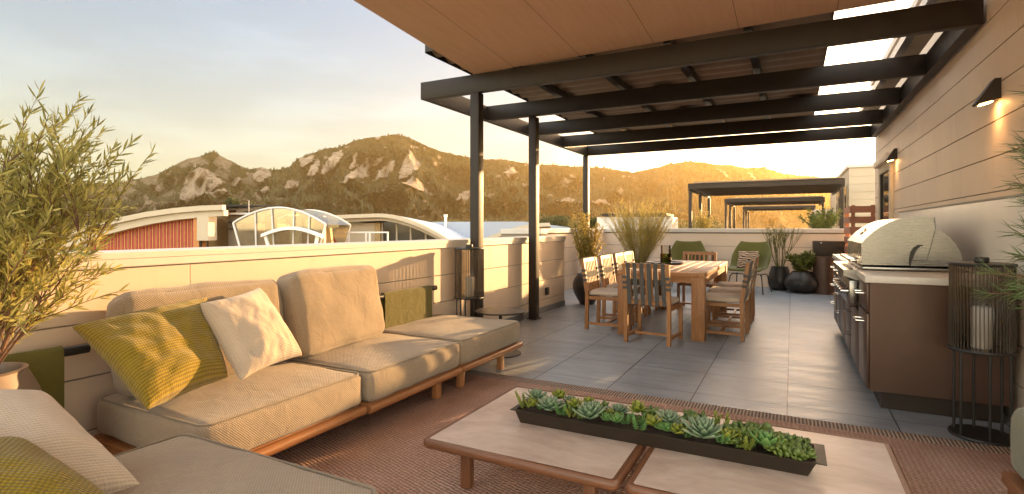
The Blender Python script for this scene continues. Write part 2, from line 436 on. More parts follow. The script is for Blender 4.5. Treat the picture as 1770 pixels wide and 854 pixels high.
def rug_mat():
    m, t, b = nodes('woven_rug')
    tc = N(t, 'ShaderNodeTexCoord'); s = N(t, 'ShaderNodeSeparateXYZ'); t.links.new(tc.outputs['Object'], s.inputs[0])
    wob = nz(t, tc.outputs['Object'], 26, 3)
    k = 2 * math.pi
    y = math_(t, 'ADD', math_(t, 'MULTIPLY', s.outputs[1], k / .021), math_(t, 'MULTIPLY', wob, 5))
    x = math_(t, 'ADD', math_(t, 'MULTIPLY', s.outputs[0], k / .026), math_(t, 'MULTIPLY', wob, 5))
    h = math_(t, 'ADD', math_(t, 'MULTIPLY', math_(t, 'SINE', math_(t, 'ADD', y, math_(t, 'MULTIPLY', x, .35))), .35), .5)
    h = math_(t, 'ADD', h, math_(t, 'MULTIPLY', math_(t, 'SINE', x), .15))
    big = nz(t, tc.outputs['Object'], 3.5, 5, .6)
    c = mixc(t, h, (.20, .105, .075), (.80, .54, .42))
    c = mixc(t, .4, c, ramp(t, big, [(.3, (.40, .235, .175)), (.7, (.68, .45, .35))]))
    t.links.new(c, b.inputs['Base Color']); b.inputs['Roughness'].default_value = .97; b.inputs['Specular IOR Level'].default_value = .15
    bump(t, b, math_(t, 'ADD', h, math_(t, 'MULTIPLY', nz(t, tc.outputs['Object'], 140, 3), .5)), 1., .012)
    return m
M['rug'] = rug_mat()
def ribedge():
    m, t, b = nodes('rug_ribbed_edge')
    tc = N(t, 'ShaderNodeTexCoord'); s = N(t, 'ShaderNodeSeparateXYZ'); t.links.new(tc.outputs['Object'], s.inputs[0])
    h = math_(t, 'ADD', math_(t, 'MULTIPLY', math_(t, 'SINE', math_(t, 'MULTIPLY', s.outputs[0], 2 * math.pi / .021)), .5), .5)
    t.links.new(mixc(t, h, (.14, .085, .06), (.55, .42, .33)), b.inputs['Base Color']); b.inputs['Roughness'].default_value = .95
    bump(t, b, h, 1, .01); return m
M['rugedge'] = ribedge()
def stone():
    m, t, b = nodes('blush_stone_top')
    v = coords(t, scale=(1, 2.2, 1), rot=(0, 0, .5)); f = nz(t, v, 2.2, 8, .62, 1.2); g = nz(t, v, 14, 6, .7)
    c = ramp(t, f, [(.3, (.38, .26, .20)), (.5, (.56, .42, .34)), (.7, (.70, .57, .48))])
    c = mixc(t, .3, c, ramp(t, g, [(.35, (.40, .30, .24)), (.65, (.60, .50, .43))]))
    t.links.new(c, b.inputs['Base Color']); t.links.new(math_(t, 'ADD', math_(t, 'MULTIPLY', g, .25), .28), b.inputs['Roughness'])
    bump(t, b, g, .08, .002); return m
M['stone'] = stone()
def sail_mat():
    m, t, b = nodes('canopy_plywood')
    tc = N(t, 'ShaderNodeTexCoord'); s = N(t, 'ShaderNodeSeparateXYZ'); t.links.new(tc.outputs['Object'], s.inputs[0])
    fx = math_(t, 'FRACT', math_(t, 'DIVIDE', math_(t, 'ADD', s.outputs[0], 72.2), .74))
    j = math_(t, 'LESS_THAN', fx, .008)
    mp = N(t, 'ShaderNodeMapping'); mp.inputs['Scale'].default_value = (9, .8, 1); t.links.new(tc.outputs['Object'], mp.inputs[0])
    f = nz(t, mp.outputs[0], 3, 6, .6, .3)
    c = ramp(t, f, [(.3, (.60, .36, .21)), (.7, (.66, .41, .25))])
    c = mixc(t, math_(t, 'MULTIPLY', j, .75), c, (.12, .07, .04))
    t.links.new(c, b.inputs['Base Color']); b.inputs['Roughness'].default_value = .7
    bump(t, b, nz(t, tc.outputs['Object'], 60, 4), .15, .003); return m
M['sail'] = sail_mat()
M['corr'] = plain('corrugated_deck', (.24, .17, .11), .5, metal=.2, var=.1)
M['stripes_red'] = plain('red_fin', (.42, .055, .05), .5)
M['stripes_orange'] = plain('orange_fin', (.50, .20, .05), .5)
M['farcream'] = plain('far_cream_render', (.50, .41, .29), .6, var=.06, vs_=1)
M['farroof'] = plain('pale_metal_roof', (.34, .38, .46), .45, metal=.1, var=.06, vs_=.5, bst=0)
M['fardark'] = plain('weathered_block_wall', (.19, .15, .11), .8, var=.5, vs_=1.3)
M['farglass'] = glass('pale_glazing', (.82, .80, .70), tint=.10)
M['amber'] = plain('amber_interior_wall', (.42, .28, .12), .7, var=.1)
M['leaf_olive'] = leafmat('willow_leaf', (.22, .21, .05), (.60, .53, .16), .42)
M['leaf_grass'] = leafmat('feather_grass', (.26, .20, .04), (.55, .43, .13), .45)
M['leaf_pencil'] = leafmat('pencil_stem', (.11, .115, .028), (.24, .22, .06), .2)
M['leaf_shrub'] = leafmat('shrub_leaf', (.07, .085, .014), (.18, .19, .028), .3)
M['leaf_pine'] = leafmat('needle_leaf', (.05, .09, .025), (.12, .17, .05), .2)
M['bark'] = plain('thin_bark', (.16, .085, .05), .8, var=.3, vs_=30)
M['tree_far'] = leafmat('far_foliage', (.035, .045, .012), (.12, .11, .025), .2, .7)

exec_parts = []
del exec_parts
# ================================================================== THE SETTING
WX, LX, LX2, FY, BY = 1.27, -3.25, -4.0, 12.4, 11.1      # right wall, left wall, far-left wall, far wall, building corner
# terrace floor: one slab with the bay beyond the short left wall
b = BM()
prism(b, [(-3.9, -3, 0), (6, -3, 0), (6, 3.0, 0), (1.9, 3.0, 0), (1.9, 13, 0), (-4.4, 13, 0), (-4.4, 8.0, 0), (-3.9, 8.0, 0)], (0, 0, -.25))
struct(obj('terrace_floor', b, M['tile'], smooth=None))

def siding(name, a, c, z0, z1, bh, th, label, out, cope=None, zoff=0., mat='wall', vj=()):
    """board wall from a to c (x, y); 'out' is the side the boards face"""
    a = Vector((*a, 0)); c = Vector((*c, 0)); d = c - a; L = d.length; t = d.normalized(); n = Vector((-t.y, t.x, 0)) * out
    rot = Matrix((t, n, Vector((0, 0, 1)))).transposed()
    root = thing(name, label, 'wall', loc=(a.x, a.y, 0), rz=0)
    def lb(bm, s0, s1, n0, n1, w0, w1, bev=0):
        cpt = t * (s0 + s1) / 2 + n * (n0 + n1) / 2 + Vector((0, 0, (w0 + w1) / 2))
        box(bm, cpt, (s1 - s0, n1 - n0, w1 - w0), rot=rot, bev=bev)
    b = BM(); lb(b, 0, L, -th, -.014, z0, z1); obj('core', b, M['gap'], root, smooth=None)
    b = BM(); z = z0 - zoff; i_b = 0
    while z < z1 - .01:
        w0 = max(z, z0); w1 = min(z + bh, z1)
        if w1 - w0 > .02:
            s_ = 0.; nx_ = 1.1 + 2.4 * ((i_b * 37) % 10) / 10; i_b += 1
            while s_ < L - .01:
                e_ = min(L, nx_); 
                if L - e_ < .5: e_ = L
                lb(b, s_ + (.0015 if s_ else 0), e_ - (.0015 if e_ < L else 0), -.013, 0, w0 + .004, w1 - .004, bev=.002); s_ = e_; nx_ += 3.66
        z += bh
    obj('siding', b, M[mat], root, smooth=None)
    if cope:
        cw, c0, c1 = cope
        b = BM(); lb(b, -.0, L + .0, -th - .03, .025, c0, c1, bev=.006)
        lb(b, 0, L, .025, .033, c1 - .035, c1 - .003)
        obj('coping', b, M['coping'], root, smooth=None)
    return root
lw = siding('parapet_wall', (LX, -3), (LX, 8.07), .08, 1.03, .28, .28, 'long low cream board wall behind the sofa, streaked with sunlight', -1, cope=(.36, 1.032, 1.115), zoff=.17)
b = BM(); bx(b, 0.0, .012, 0, 11.07, 0, .079); obj('skirting', b, M['galv'], lw, smooth=None)
b = BM(); bx(b, -.27, -.02, 11.071, 11.085, 0.0, 1.03); obj('end_panel', b, M['wall'], lw, smooth=None)
sw = siding('parapet_wall', (LX2, 8.1), (LX2, FY), .0, 1.14, .28, .28, 'short pale wall of the bay behind the left black pot, speckled with plant shadow', -1, cope=(.36, 1.142, 1.225))
fw = siding('parapet_wall', (LX2, FY), (1.9, FY), .0, 1.14, .28, .28, 'shaded pale wall across the far end of the terrace behind the green chairs', -1, cope=(.36, 1.142, 1.225))
rw = siding('parapet_wall', (-4.3, 8.07), (-3.56, 8.07), .0, 1.14, .28, .2, 'stub of pale wall stepping outward at the end of the long wall', 1, cope=(.3, 1.142, 1.225))

# the house on the right
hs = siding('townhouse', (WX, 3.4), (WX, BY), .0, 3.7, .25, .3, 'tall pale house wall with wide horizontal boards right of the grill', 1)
hs['category'] = 'house'
b = BM(); bx(b, .0, 3.0, 7.702, 7.72, 0, 3.7); obj('end_wall', b, M['wall'], hs, smooth=None)
# glazed door with its head casing, on the house
dr = BM(); Y0, Y1 = 9.25 - 3.4, 10.35 - 3.4
for y in (Y0, Y1): bx(dr, -.045, .0, y - .06, y + .06, 0, 2.2, bev=.004)
bx(dr, -.045, .0, Y0 + .06, Y1 - .06, 2.08, 2.2, bev=.004)
dfr = obj('door_frame', dr, M['farcream'], hs)
b = BM(); bx(b, -.10, .0, Y0 - .12, Y1 + .12, 2.203, 2.30, bev=.008); obj('door_hood', b, M['wall'], hs)
b = BM(); bx(b, -.012, -.002, Y0 + .06, Y1 - .06, .05, 2.08); dd = obj('door', b, M['window'], hs)
b = BM(); bx(b, -.03, -.013, Y0 + .061, Y0 + .13, .05, 2.079); bx(b, -.03, -.013, Y1 - .13, Y1 - .061, .05, 2.079); obj('door_stile', b, M['steel_dark'], dd)
b = BM(); cyl(b, (-.06, Y1 - .16, .95), (-.06, Y1 - .16, 1.15), .01); obj('handle', b, M['chrome'], dd)
# roof eave strip closing the wall above the pergola
b = BM(); bx(b, -.06, .3, 0, 7.8, 3.702, 3.80); obj('roof_edge', b, M['coping'], hs)

# plywood canopy sloping down to the first pergola beam
A = Vector((-3.15, 5.12, 2.955)); B_ = Vector((1.26, 5.12, 3.03)); 
up = Vector((0, -7.2, .52))
b = BM(); ps = [A, B_, B_ + up + Vector((2.4, 0, 0)), A + up]; nn_ = 12; gr_ = []
for dz in (0, .06):
    gr_.append([[b.verts.new((ps[0] * (1 - i / nn_) + ps[1] * i / nn_) * (1 - j / nn_) + (ps[3] * (1 - i / nn_) + ps[2] * i / nn_) * j / nn_ + Vector((0, 0, dz))) for i in range(nn_ + 1)] for j in range(nn_ + 1)])
for l_ in gr_:
    for j in range(nn_):
        for i in range(nn_): b.faces.new((l_[j][i], l_[j][i + 1], l_[j + 1][i + 1], l_[j + 1][i]))
rim_ = [(0, i) for i in range(nn_)] + [(j, nn_) for j in range(nn_)] + [(nn_, i) for i in range(nn_, 0, -1)] + [(j, 0) for j in range(nn_, 0, -1)]
for (j0, i0), (j1, i1) in zip(rim_, rim_[1:] + rim_[:1]): b.faces.new((gr_[0][j0][i0], gr_[0][j1][i1], gr_[1][j1][i1], gr_[1][j0][i0]))
bmesh.ops.recalc_face_normals(b, faces=b.faces[:])
cn = obj('canopy_roof', b, M['sail'], smooth=None); tag(cn, 'tan panelled canopy overhead, its corner resting on the first dark beam', 'canopy')

# ------------------------------------------------------------------ pergola
def pergola(loc, label, near=True):
    g = thing('pergola', label, 'pergola', loc, 0, 'pergolas on the row of terraces')
    X0, X1 = -3.87, 1.25
    ys = [0.02, 1.45, 2.85, 4.23, 5.60]
    for y in ys:
        b = BM(); bx(b, X0, X1 - (.09 if ys[0] < y < ys[4] else 0), y - .04, y + .04, 2.75, 2.95, bev=.002); obj('cross_beam', b, M['steel_dark'], g)
    for x in (X0 + .0, X1 - .085):
        b = BM(); bx(b, x - .0, x + .08, ys[0] + .042, ys[4] - .042, 2.752, 2.948); obj('edge_beam', b, M['steel_dark'], g)
    for x, y in ((-3.13, .03), (-3.13, 1.53), (-3.83, 5.6)):
        b = BM(); bx(b, x - .055, x + .055, y - .055, y + .055, 0, 2.748, bev=.003)
        if near and y < 2: bx(b, x - .075, x + .075, y - .075, y + .075, 0, .012)
        obj('post', b, M['steel_dark'], g)
    # deck: corrugated sheet on purlins, open strip of sky toward the house
    RX0, RX1, RY0, RY1 = -3.40, .31, -.55, 5.55
    V = []; F = []; n = 190
    for i in range(n + 1):
        y = RY0 + (RY1 - RY0) * i / n; z = 3.105 + .022 * math.sin(i * 2 * math.pi / 8)
        V += [(RX0, y, z), (RX1, y, z), (RX0, y, z + .03), (RX1, y, z + .03)]
    for i in range(n):
        k = 4 * i; F += [(k, k + 1, k + 5, k + 4), (k + 2, k + 6, k + 7, k + 3), (k, k + 4, k + 6, k + 2), (k + 1, k + 3, k + 7, k + 5)]
    F += [(0, 2, 3, 1), (4 * n, 4 * n + 1, 4 * n + 3, 4 * n + 2)]
    rf = obj('roof_deck', (V, F), M['corr'], g)
    b = BM()
    bx(b, RX0 - .012, RX0 - .001, RY0, RY1, 3.075, 3.16); bx(b, RX1 + .001, RX1 + .012, RY0, RY1, 3.08, 3.16); bx(b, RX0, RX1, RY0 - .014, RY0 - .002, 3.082, 3.16)
    obj('roof_frame', b, M['steel_dark'], rf)
    for i, x in enumerate((-2.75, -1.9, -1.05, -.35)):
        b = BM(); bx(b, x - .035, x + .035, .06, RY1 - .02, 2.99, 3.075); obj('purlin', b, M['black'], g)
    if near:
        b = BM()
        bx(b, .93, 1.0, .05, RY1, 3.0, 3.08)
        obj('light_frame', b, M['galv'], g)
        b = BM(); bx(b, 1.001, 1.16, .05, RY1, 3.03, 3.045); obj('skylight_panel', b, M['farcream'], g)
        for x, y in ((-1.5, 2.0), (.08, 2.1), (-1.5, 3.4), (.08, 3.45)):
            b = BM(); lathe(b, [(0, 3.0), (.13, 3.0), (.15, 3.02), (.13, 3.045), (.0, 3.055)], 28, (x, y, 0)); h = obj('ceiling_speaker', b, M['black'], g)
            b = BM(); cyl(b, (x, y, 3.05), (x, y, 3.09), .02); bx(b, x + .0, x + .24, y - .05, y + .05, 3.056, 3.06, bev=.004); obj('fixture_box', b, M['galv'], h)
    return g
pg = pergola((0, 5.13, 0), 'dark steel pergola with a corrugated deck over the dining table')
def simple_pergola(y, lab):
    g = thing('pergola', lab, 'pergola', (0, y, 0), 0, 'pergolas on the row of terraces')
    X0, X1 = -3.6, 1.62
    for k in range(9):
        b = BM(); bx(b, X0, X1, k * .68 - .04, k * .68 + .04, 2.75, 2.95); obj('cross_beam', b, M['steel_dark'], g)
    for x in (X0, X1 - .08):
        b = BM(); bx(b, x, x + .08, 0, 5.5, 2.66, 2.749); obj('edge_beam', b, M['steel_dark'], g)
    b = BM(); bx(b, X0 + .2, X1 - .1, -.1, 5.6, 2.952, 3.0); obj('roof_deck', b, M['corr'], g)
    for x, yy in ((X0 + .08, .03), (X0 + .08, 2.6), (X0 + .08, 5.35), (X1 - .1, .03)):
        b = BM(); bx(b, x - .06, x + .06, yy - .06, yy + .06, 0, 2.65); obj('post', b, M['steel_dark'], g)
    return g
simple_pergola(21.8, 'second pergola beyond the far wall, glowing brown against the hill')
simple_pergola(34.5, 'smaller third pergola framed under the second one')
simple_pergola(48.0, 'smallest and farthest pergola, low behind the third one')

# ------------------------------------------------------------------ roofs and terraces beyond the far wall
def block(name, lab, cat, x0, x1, y0, y1, z0, z1, mat='farcream', cap=None, win=()):
    g = thing(name, lab, cat, (x0, y0, z0))
    b = BM(); bx(b, 0, x1 - x0, 0, y1 - y0, 0, z1 - z0); obj('wall', b, M[mat], g, smooth=None)
    if cap:
        b = BM(); bx(b, -cap, x1 - x0 + cap, -cap, y1 - y0 + cap, z1 - z0 + .002, z1 - z0 + .12); obj('roof_edge', b, M['coping'], g, smooth=None)
    return g
nb = block('townhouse', 'pale neighbouring house with stacked boards rising behind the wooden screen', 'house', 1.95, 2.8, 24.4, 36, -9, 3.55, cap=.06)
b = BM()
for k in range(12): bx(b, 0, .85, -.014, -.003, 12.5 - (k + 1) * .3 + .01, 12.5 - k * .3 - .012)
obj('siding', b, M['farcream'], nb, smooth=None)
for k in range(5):
    b = BM(); y = .8 + k * 1.15; bx(b, -.03, -.004, y, y + .8, 10.2, 12.0); f = obj('window', b, M['farcream'], nb)
    b = BM(); bx(b, -.04, -.031, y + .09, y + .71, 10.3, 11.9); obj('pane', b, M['window'], f)
nb2 = block('townhouse', 'low pale house front behind the third pergola', 'house', 1.5, 3.6, 44, 60, -9, 2.4, cap=.06)
block('parapet_wall', 'white wall of the next terrace under the second pergola', 'wall', -3.9, 1.75, 29.9, 30.1, -9, 1.0, 'coping', cap=.02)
ter = block('rooftop_terrace', 'next rooftop slab carrying the second pergola', 'terrace', -4.2, 1.9, 18.5, 29.8, -9, -.05, 'farcream')
ter2 = block('rooftop_terrace', 'farther rooftop slab carrying the small third pergola', 'terrace', -4.2, 1.4, 30.2, 55, -9, -.06, 'farcream')
lowb = thing('roof_pavilion', 'low white rooftop room with a flat dark slab roof behind the tall feathery grass', 'building', P(1095, 398, 24))
dd_ = 24 / FPX
b = BM(); box(b, (0, 1.5, -.0), (dd_ * 128, 3, dd_ * 46), rot=None); obj('wall', b, M['coping'], lowb, smooth=None)
b = BM(); box(b, (0, 1.5, dd_ * 27), (dd_ * 112, 3.4, .10)); obj('roof', b, M['steel_dark'], lowb, smooth=None)
b = BM(); box(b, (0, 1.5, dd_ * 24), (dd_ * 100, 2.6, .13)); obj('clerestory', b, M['window'], lowb, smooth=None)
lowb.rotation_euler = (0, 0, YAW * .2)

# ------------------------------------------------------------------ town roofs over the left wall (own rotated frames)
def frame(u, d):
    """local frame: origin on the facade at distance d, x to the right, y away"""
    o = P(u, VH, d); o.z = EYE; return o, d / FPX
def lp(u, v, u0, k): return ((u - u0) * k, 0, (VH - v) * k)
# A: arched roof with red fins
o, k = frame(250, 27)
ga = thing('arched_building', 'low building with a long arched cream roof over red and orange fins', 'building', o, YAW)
top = [(20, 428), (60, 414), (100, 403), (150, 389), (200, 377), (250, 366.5), (300, 359.5), (345, 355.5), (384, 354)]
bot = [(20, 440), (60, 436), (100, 430), (130, 423), (170, 408), (220, 395), (260, 386.5), (300, 380), (345, 375.5), (384, 373)]
mid = [(u, v + 9) for u, v in top]
b = BM(); prism(b, [lp(u, v, 250, k) for u, v in top] + [lp(u, v, 250, k) for u, v in mid[::-1]], (0, .35, 0))
obj('fascia', b, M['farcream'], ga, smooth=None)
b = BM(); prism(b, [Vector(lp(u, v, 250, k)) + Vector((0, .16, 0)) for u, v in [(u, v + .3) for u, v in mid] ] + [Vector(lp(u, v, 250, k)) + Vector((0, .16, 0)) for u, v in bot[::-1]], (0, .4, 0))
obj('soffit_band', b, M['farcream'], ga, smooth=None)
V = []; F = []
for j, (u, v) in enumerate(top):
    q = Vector(lp(u, v - .3, 250, k)); V += [q + Vector((0, .36, 0)), q + Vector((-2.5, 14, .55)), q + Vector((0, .36, -.2)), q + Vector((-2.5, 14, .35))]
for j in range(len(top) - 1): a_ = 4 * j; F += [(a_, a_ + 4, a_ + 5, a_ + 1), (a_ + 2, a_ + 3, a_ + 7, a_ + 6)]
obj('roof', (V, F), M['farroof'], ga)
def arcv(pts, u):
    for (u0, v0), (u1, v1) in zip(pts, pts[1:]):
        if u0 <= u <= u1: return v0 + (v1 - v0) * (u - u0) / (u1 - u0)
    return pts[-1][1]
b = BM(); prism(b, [Vector(lp(u, v, 250, k)) + Vector((0, .72, 0)) for u, v in [(120, 430), (200, 399), (260, 386), (328, 377), (328, 450), (120, 450)]], (0, 9, 0)); obj('wall', b, M['amber'], ga, smooth=None)
br = BM(); bo = BM(); u = 134.; i = 0
while u < 326:
    vt = arcv(bot, u) - 1; x = (u - 250) * k
    z1 = (VH - vt) * k; z0 = (VH - 450) * k
    bx(bo if i % 2 else br, x, x + 2.1 * k, .60, .70, z0, z1)
    u += 3.1 + .0 * i; i += 1
obj('red_fins', br, M['stripes_red'], ga, smooth=None); obj('orange_fins', bo, M['stripes_orange'], ga, smooth=None)
b = BM(); bx(b, (328 - 250) * k, (338 - 250) * k, .3, 1.2, (VH - 450) * k, (VH - 375.5) * k); obj('orange_pier', b, M['stripes_orange'], ga, smooth=None)
b = BM(); bx(b, (338.3 - 250) * k, (358 - 250) * k, .1, .9, (VH - 416) * k, (VH - 374.5) * k); obj('end_panel', b, M['farcream'], ga, smooth=None)
for uu in (339, 351):
    b = BM(); bx(b, (uu - 250) * k, (uu + 2 - 250) * k, .3, .4, (VH - 450) * k, (VH - 416.2) * k); obj('panel_leg', b, M['steel_dark'], ga, smooth=None)
b = BM(); bx(b, (358.5 - 250) * k, (408 - 250) * k, 2.0, 6, (VH - 450) * k, (VH - 370) * k); obj('service_block', b, M['fardark'], ga, smooth=None)
b = BM(); bx(b, (352 - 250) * k, (432 - 250) * k, 1.7, 6.2, (VH - 369.5) * k, (VH - 366) * k); obj('flat_roof', b, M['coping'], ga, smooth=None)
b = BM()
for q in (384, 396): bx(b, (358.6 - 250) * k, (407.9 - 250) * k, 1.93, 1.998, (VH - q - 1) * k, (VH - q + 1) * k)
obj('block_ledge', b, M['steel_dark'], ga, smooth=None)
b = BM(); cyl(b, ((376 - 250) * k, 3.2, (VH - 366) * k), ((376 - 250) * k, 3.2, (VH - 341) * k), .03, 8); obj('vent_pipe', b, M['galv'], ga)

# B: fan-shaped glazed end with inner arch
o, k = frame(483, 23)
gb = thing('glass_vault', 'fan-shaped glazed roof light with white ribs and a lower white arch', 'skylight', o, YAW)
def L(u, v, y=0): return Vector(((u - 483) * k, y, (VH - v) * k))
outer = [(403 + (563 - 403) * i / 20, 385.5 - 28 * math.sin(math.pi * (i / 20)) ** .9 + 3 * i / 20) for i in range(21)]
D = 3.5
b = BM(); tube(b, [L(u, v) for u, v in outer], .045, 8); tube(b, [L(403, 385.5), L(418, 440)], .045, 8); tube(b, [L(563, 388), L(548, 440)], .045, 8)
obj('rim', b, M['coping'], gb)
b = BM(); tube(b, [L(u, v, D) for u, v in outer], .045, 8); tube(b, [L(403, 385.5, D), L(418, 440, D)], .045, 8); tube(b, [L(563, 388, D), L(548, 440, D)], .045, 8)
obj('rear_rim', b, M['coping'], gb)
for u0, u1 in ((441, 443), (469, 474), (508, 506), (535, 531)):
    i = (u0 - 403) / 160; v0 = 385.5 - 28 * math.sin(math.pi * i) ** .9 + 3 * i
    b = BM(); tube(b, [L(u0, v0), L(u1, 440)], .035, 6); obj('mullion', b, M['coping'], gb)
arc = [(457 + (560 - 457) * i / 14, 407 - 13.5 * math.sin(math.pi * (i / 14)) + 1.5 * i / 14) for i in range(15)]
b = BM(); prism(b, [L(u, v - 2.6, -.35) for u, v in arc] + [L(u, v + 2.8, -.35) for u, v in arc[::-1]], (0, .3, 0)); obj('inner_arch', b, M['white'], gb, smooth=None)
for u0, u1 in ((462, 472), (552, 545)):
    b = BM(); bar(b, L(u0, 406, -.2), L(u1, 440, -.2), .11); obj('arch_leg', b, M['white'], gb)
gp = [L(u, v + 1, .05) for u, v in outer] + [L(549, 440, .05), L(417, 440, .05)]
b = BM(); prism(b, gp, (0, .02, 0)); obj('front_pane', b, M['farglass'], gb, smooth=None)
b = BM(); prism(b, [q + Vector((0, D - .1, 0)) for q in gp], (0, .02, 0)); obj('rear_pane', b, M['farglass'], gb, smooth=None)
V = []; F = []
for u, v in outer: V += [L(u, v, .1), L(u, v, D - .1)]
for j in range(20): F.append((2 * j, 2 * j + 2, 2 * j + 3, 2 * j + 1))
obj('vault_glazing', (V, F), M['farglass'], gb)
b = BM(); prism(b, [L(430, 440, 2.2), L(430, 402, 2.2), L(455, 394, 2.2), L(500, 398, 2.2), L(540, 395, 2.2), L(545, 440, 2.2)], (0, .3, 0)); obj('inner_wall', b, M['amber'], gb, smooth=None)
for uu in (428, 475, 520):
    b = BM(); bx(b, (uu - 483) * k, (uu + 17 - 483) * k, 1.6, 1.9, (VH - 440) * k, (VH - 372) * k); obj('inner_column', b, M['farcream'], gb, smooth=None)

# C: flat-to-arched roof with glass wall and a rail
o, k = frame(660, 29)
gc = thing('arched_building', 'cream building whose flat roof curves down to the right over brown glazing', 'building', o, YAW)
def L(u, v, y=0): return Vector(((u - 660) * k, y, (VH - v) * k))
rt = [(545, 373.5), (600, 371), (655, 369)] + [(655 + 125 * t, 369 + 48 * (t ** 1.75)) for t in [i / 12 for i in range(1, 13)]]
b = BM(); prism(b, [L(u, v) for u, v in rt] + [L(u - .5, v + 6.5) for u, v in rt[::-1]], (0, .5, 0)); obj('fascia', b, M['farcream'], gc, smooth=None)
b = BM(); prism(b, [L(u, v + 6.8, .3) for u, v in rt] + [L(u - 1, v + 12.5, .3) for u, v in rt[::-1]], (0, .5, 0)); obj('soffit_band', b, M['farcream'], gc, smooth=None)
V = []; F = []
for u, v in rt: V += [L(u, v - .3, .51), L(u, v - .3, 15) + Vector((1, 0, -.5)), L(u, v + 3, .51), L(u, v + 3, 15) + Vector((1, 0, -.5))]
for j in range(len(rt) - 1): a_ = 4 * j; F += [(a_, a_ + 4, a_ + 5, a_ + 1), (a_ + 2, a_ + 3, a_ + 7, a_ + 6)]
obj('roof', (V, F), M['farroof'], gc)
b = BM(); bx(b, (548 - 660) * k, (640 - 660) * k, 1.0, 9, (VH - 450) * k, (VH - 385) * k); obj('wall', b, M['farcream'], gc, smooth=None)
b = BM(); bx(b, (640.3 - 660) * k, (650 - 660) * k, .9, 1.8, (VH - 450) * k, (VH - 384.5) * k); obj('pier', b, M['amber'], gc, smooth=None)
gl = [(650.5, 385)] + [(655 + 125 * t, 382 + 48 * (t ** 1.75)) for t in [i / 12 for i in range(1, 11)]]
b = BM(); prism(b, [L(u, v, 1.2) for u, v in gl] + [L(gl[-1][0], 450, 1.2), L(650.5, 450, 1.2)], (0, 7, 0)); obj('glazed_wall', b, M['window'], gc, smooth=None)
for uu in (652, 678, 703, 730):
    vt = arcv(gl, uu); b = BM(); bar(b, L(uu, vt, 1.15), L(uu, 450, 1.15), .09); obj('mullion', b, M['farcream'], gc)
b = BM(); v_ = 401; bar(b, L(576, v_, -2), L(686, v_, -2), .07); 
for uu in (577, 622, 650, 656, 685): bar(b, L(uu, v_, -2), L(uu, 450, -2), .07)
obj('roof_rail', b, M['white'], gc)
b = BM(); prism(b, [L(548, 450, -1), L(548, 410, -1), L(560, 408.5, -1), L(578, 409, -1), L(585, 419, -1), L(592, 450, -1)], (0, .8, 0)); obj('red_gable', b, M['stripes_red'], gc, smooth=None)

# D: long pale metal roof behind, with vent; E: second arch by the posts
o, k = frame(860, 38)
gd = thing('metal_roof_building', 'long pale blue-grey metal roof with a white vent pipe behind the posts', 'building', o, YAW)
b = BM(); prism(b, [((u - 860) * k, 0, (VH - v) * k) for u, v in ((690, 450), (690, 386), (760, 383.5), (905, 383), (985, 393), (985, 450))], (0, 12, 0)); obj('roof', b, M['farroof'], gd, smooth=None)
b = BM(); cyl(b, ((771 - 860) * k, -.3, (VH - 405) * k), ((771 - 860) * k, -.3, (VH - 372) * k), .09, 12); cyl(b, ((771 - 860) * k, -.3, (VH - 375) * k), ((771 - 860) * k, -.3, (VH - 371) * k), .13, 12); obj('vent_pipe', b, M['white'], gd)
o, k = frame(900, 25)
ge = thing('arched_building', 'cream arched roof end glimpsed between the two near posts', 'building', o, YAW)
def L(u, v, y=0): return Vector(((u - 900) * k, y, (VH - v) * k))
at = [(838 + 112 * i / 16, 412 - 27 * math.sin(math.pi * .5 * i / 16) ** .9) for i in range(17)]
b = BM(); prism(b, [L(u, v) for u, v in at] + [L(u + 2, v + 6) for u, v in at[::-1]], (0, .6, 0)); obj('fascia', b, M['farcream'], ge, smooth=None)
b = BM(); prism(b, [L(u + 3, v + 6.3, .3) for u, v in at] + [L(950, 450, .3), L(838, 450, .3)], (0, 8, 0)); obj('wall', b, M['amber'], ge, smooth=None)
o, k = frame(960, 20)
gf = thing('flat_roof_building', 'flat grey roof edge just beyond the end of the long wall', 'building', o, YAW)
b = BM(); bx(b, (912 - 960) * k, (1040 - 960) * k, 0, 6, (VH - 450) * k, (VH - 397.5) * k); obj('wall', b, M['coping'], gf, smooth=None)
b = BM(); bx(b, (905 - 960) * k, (1045 - 960) * k, -.15, 6.1, (VH - 397.3) * k, (VH - 395.6) * k); obj('roof', b, M['galv'], gf, smooth=None)

# ------------------------------------------------------------------ terrain: plain, foothills and the range
def ground_mat():
    m, t, b = nodes('plain_ground'); v = coords(t)
    f = nz(t, v, .03, 6, .6); t.links.new(ramp(t, f, [(.4, (.07, .065, .03)), (.6, (.19, .14, .08))]), b.inputs['Base Color']); b.inputs['Roughness'].default_value = 1; return m
M['ground'] = ground_mat()
b = BM(); bmesh.ops.create_grid(b, x_segments=8, y_segments=8, size=2600)
struct(obj('ground', b, M['ground'], loc=(0, 0, -10), smooth=None))

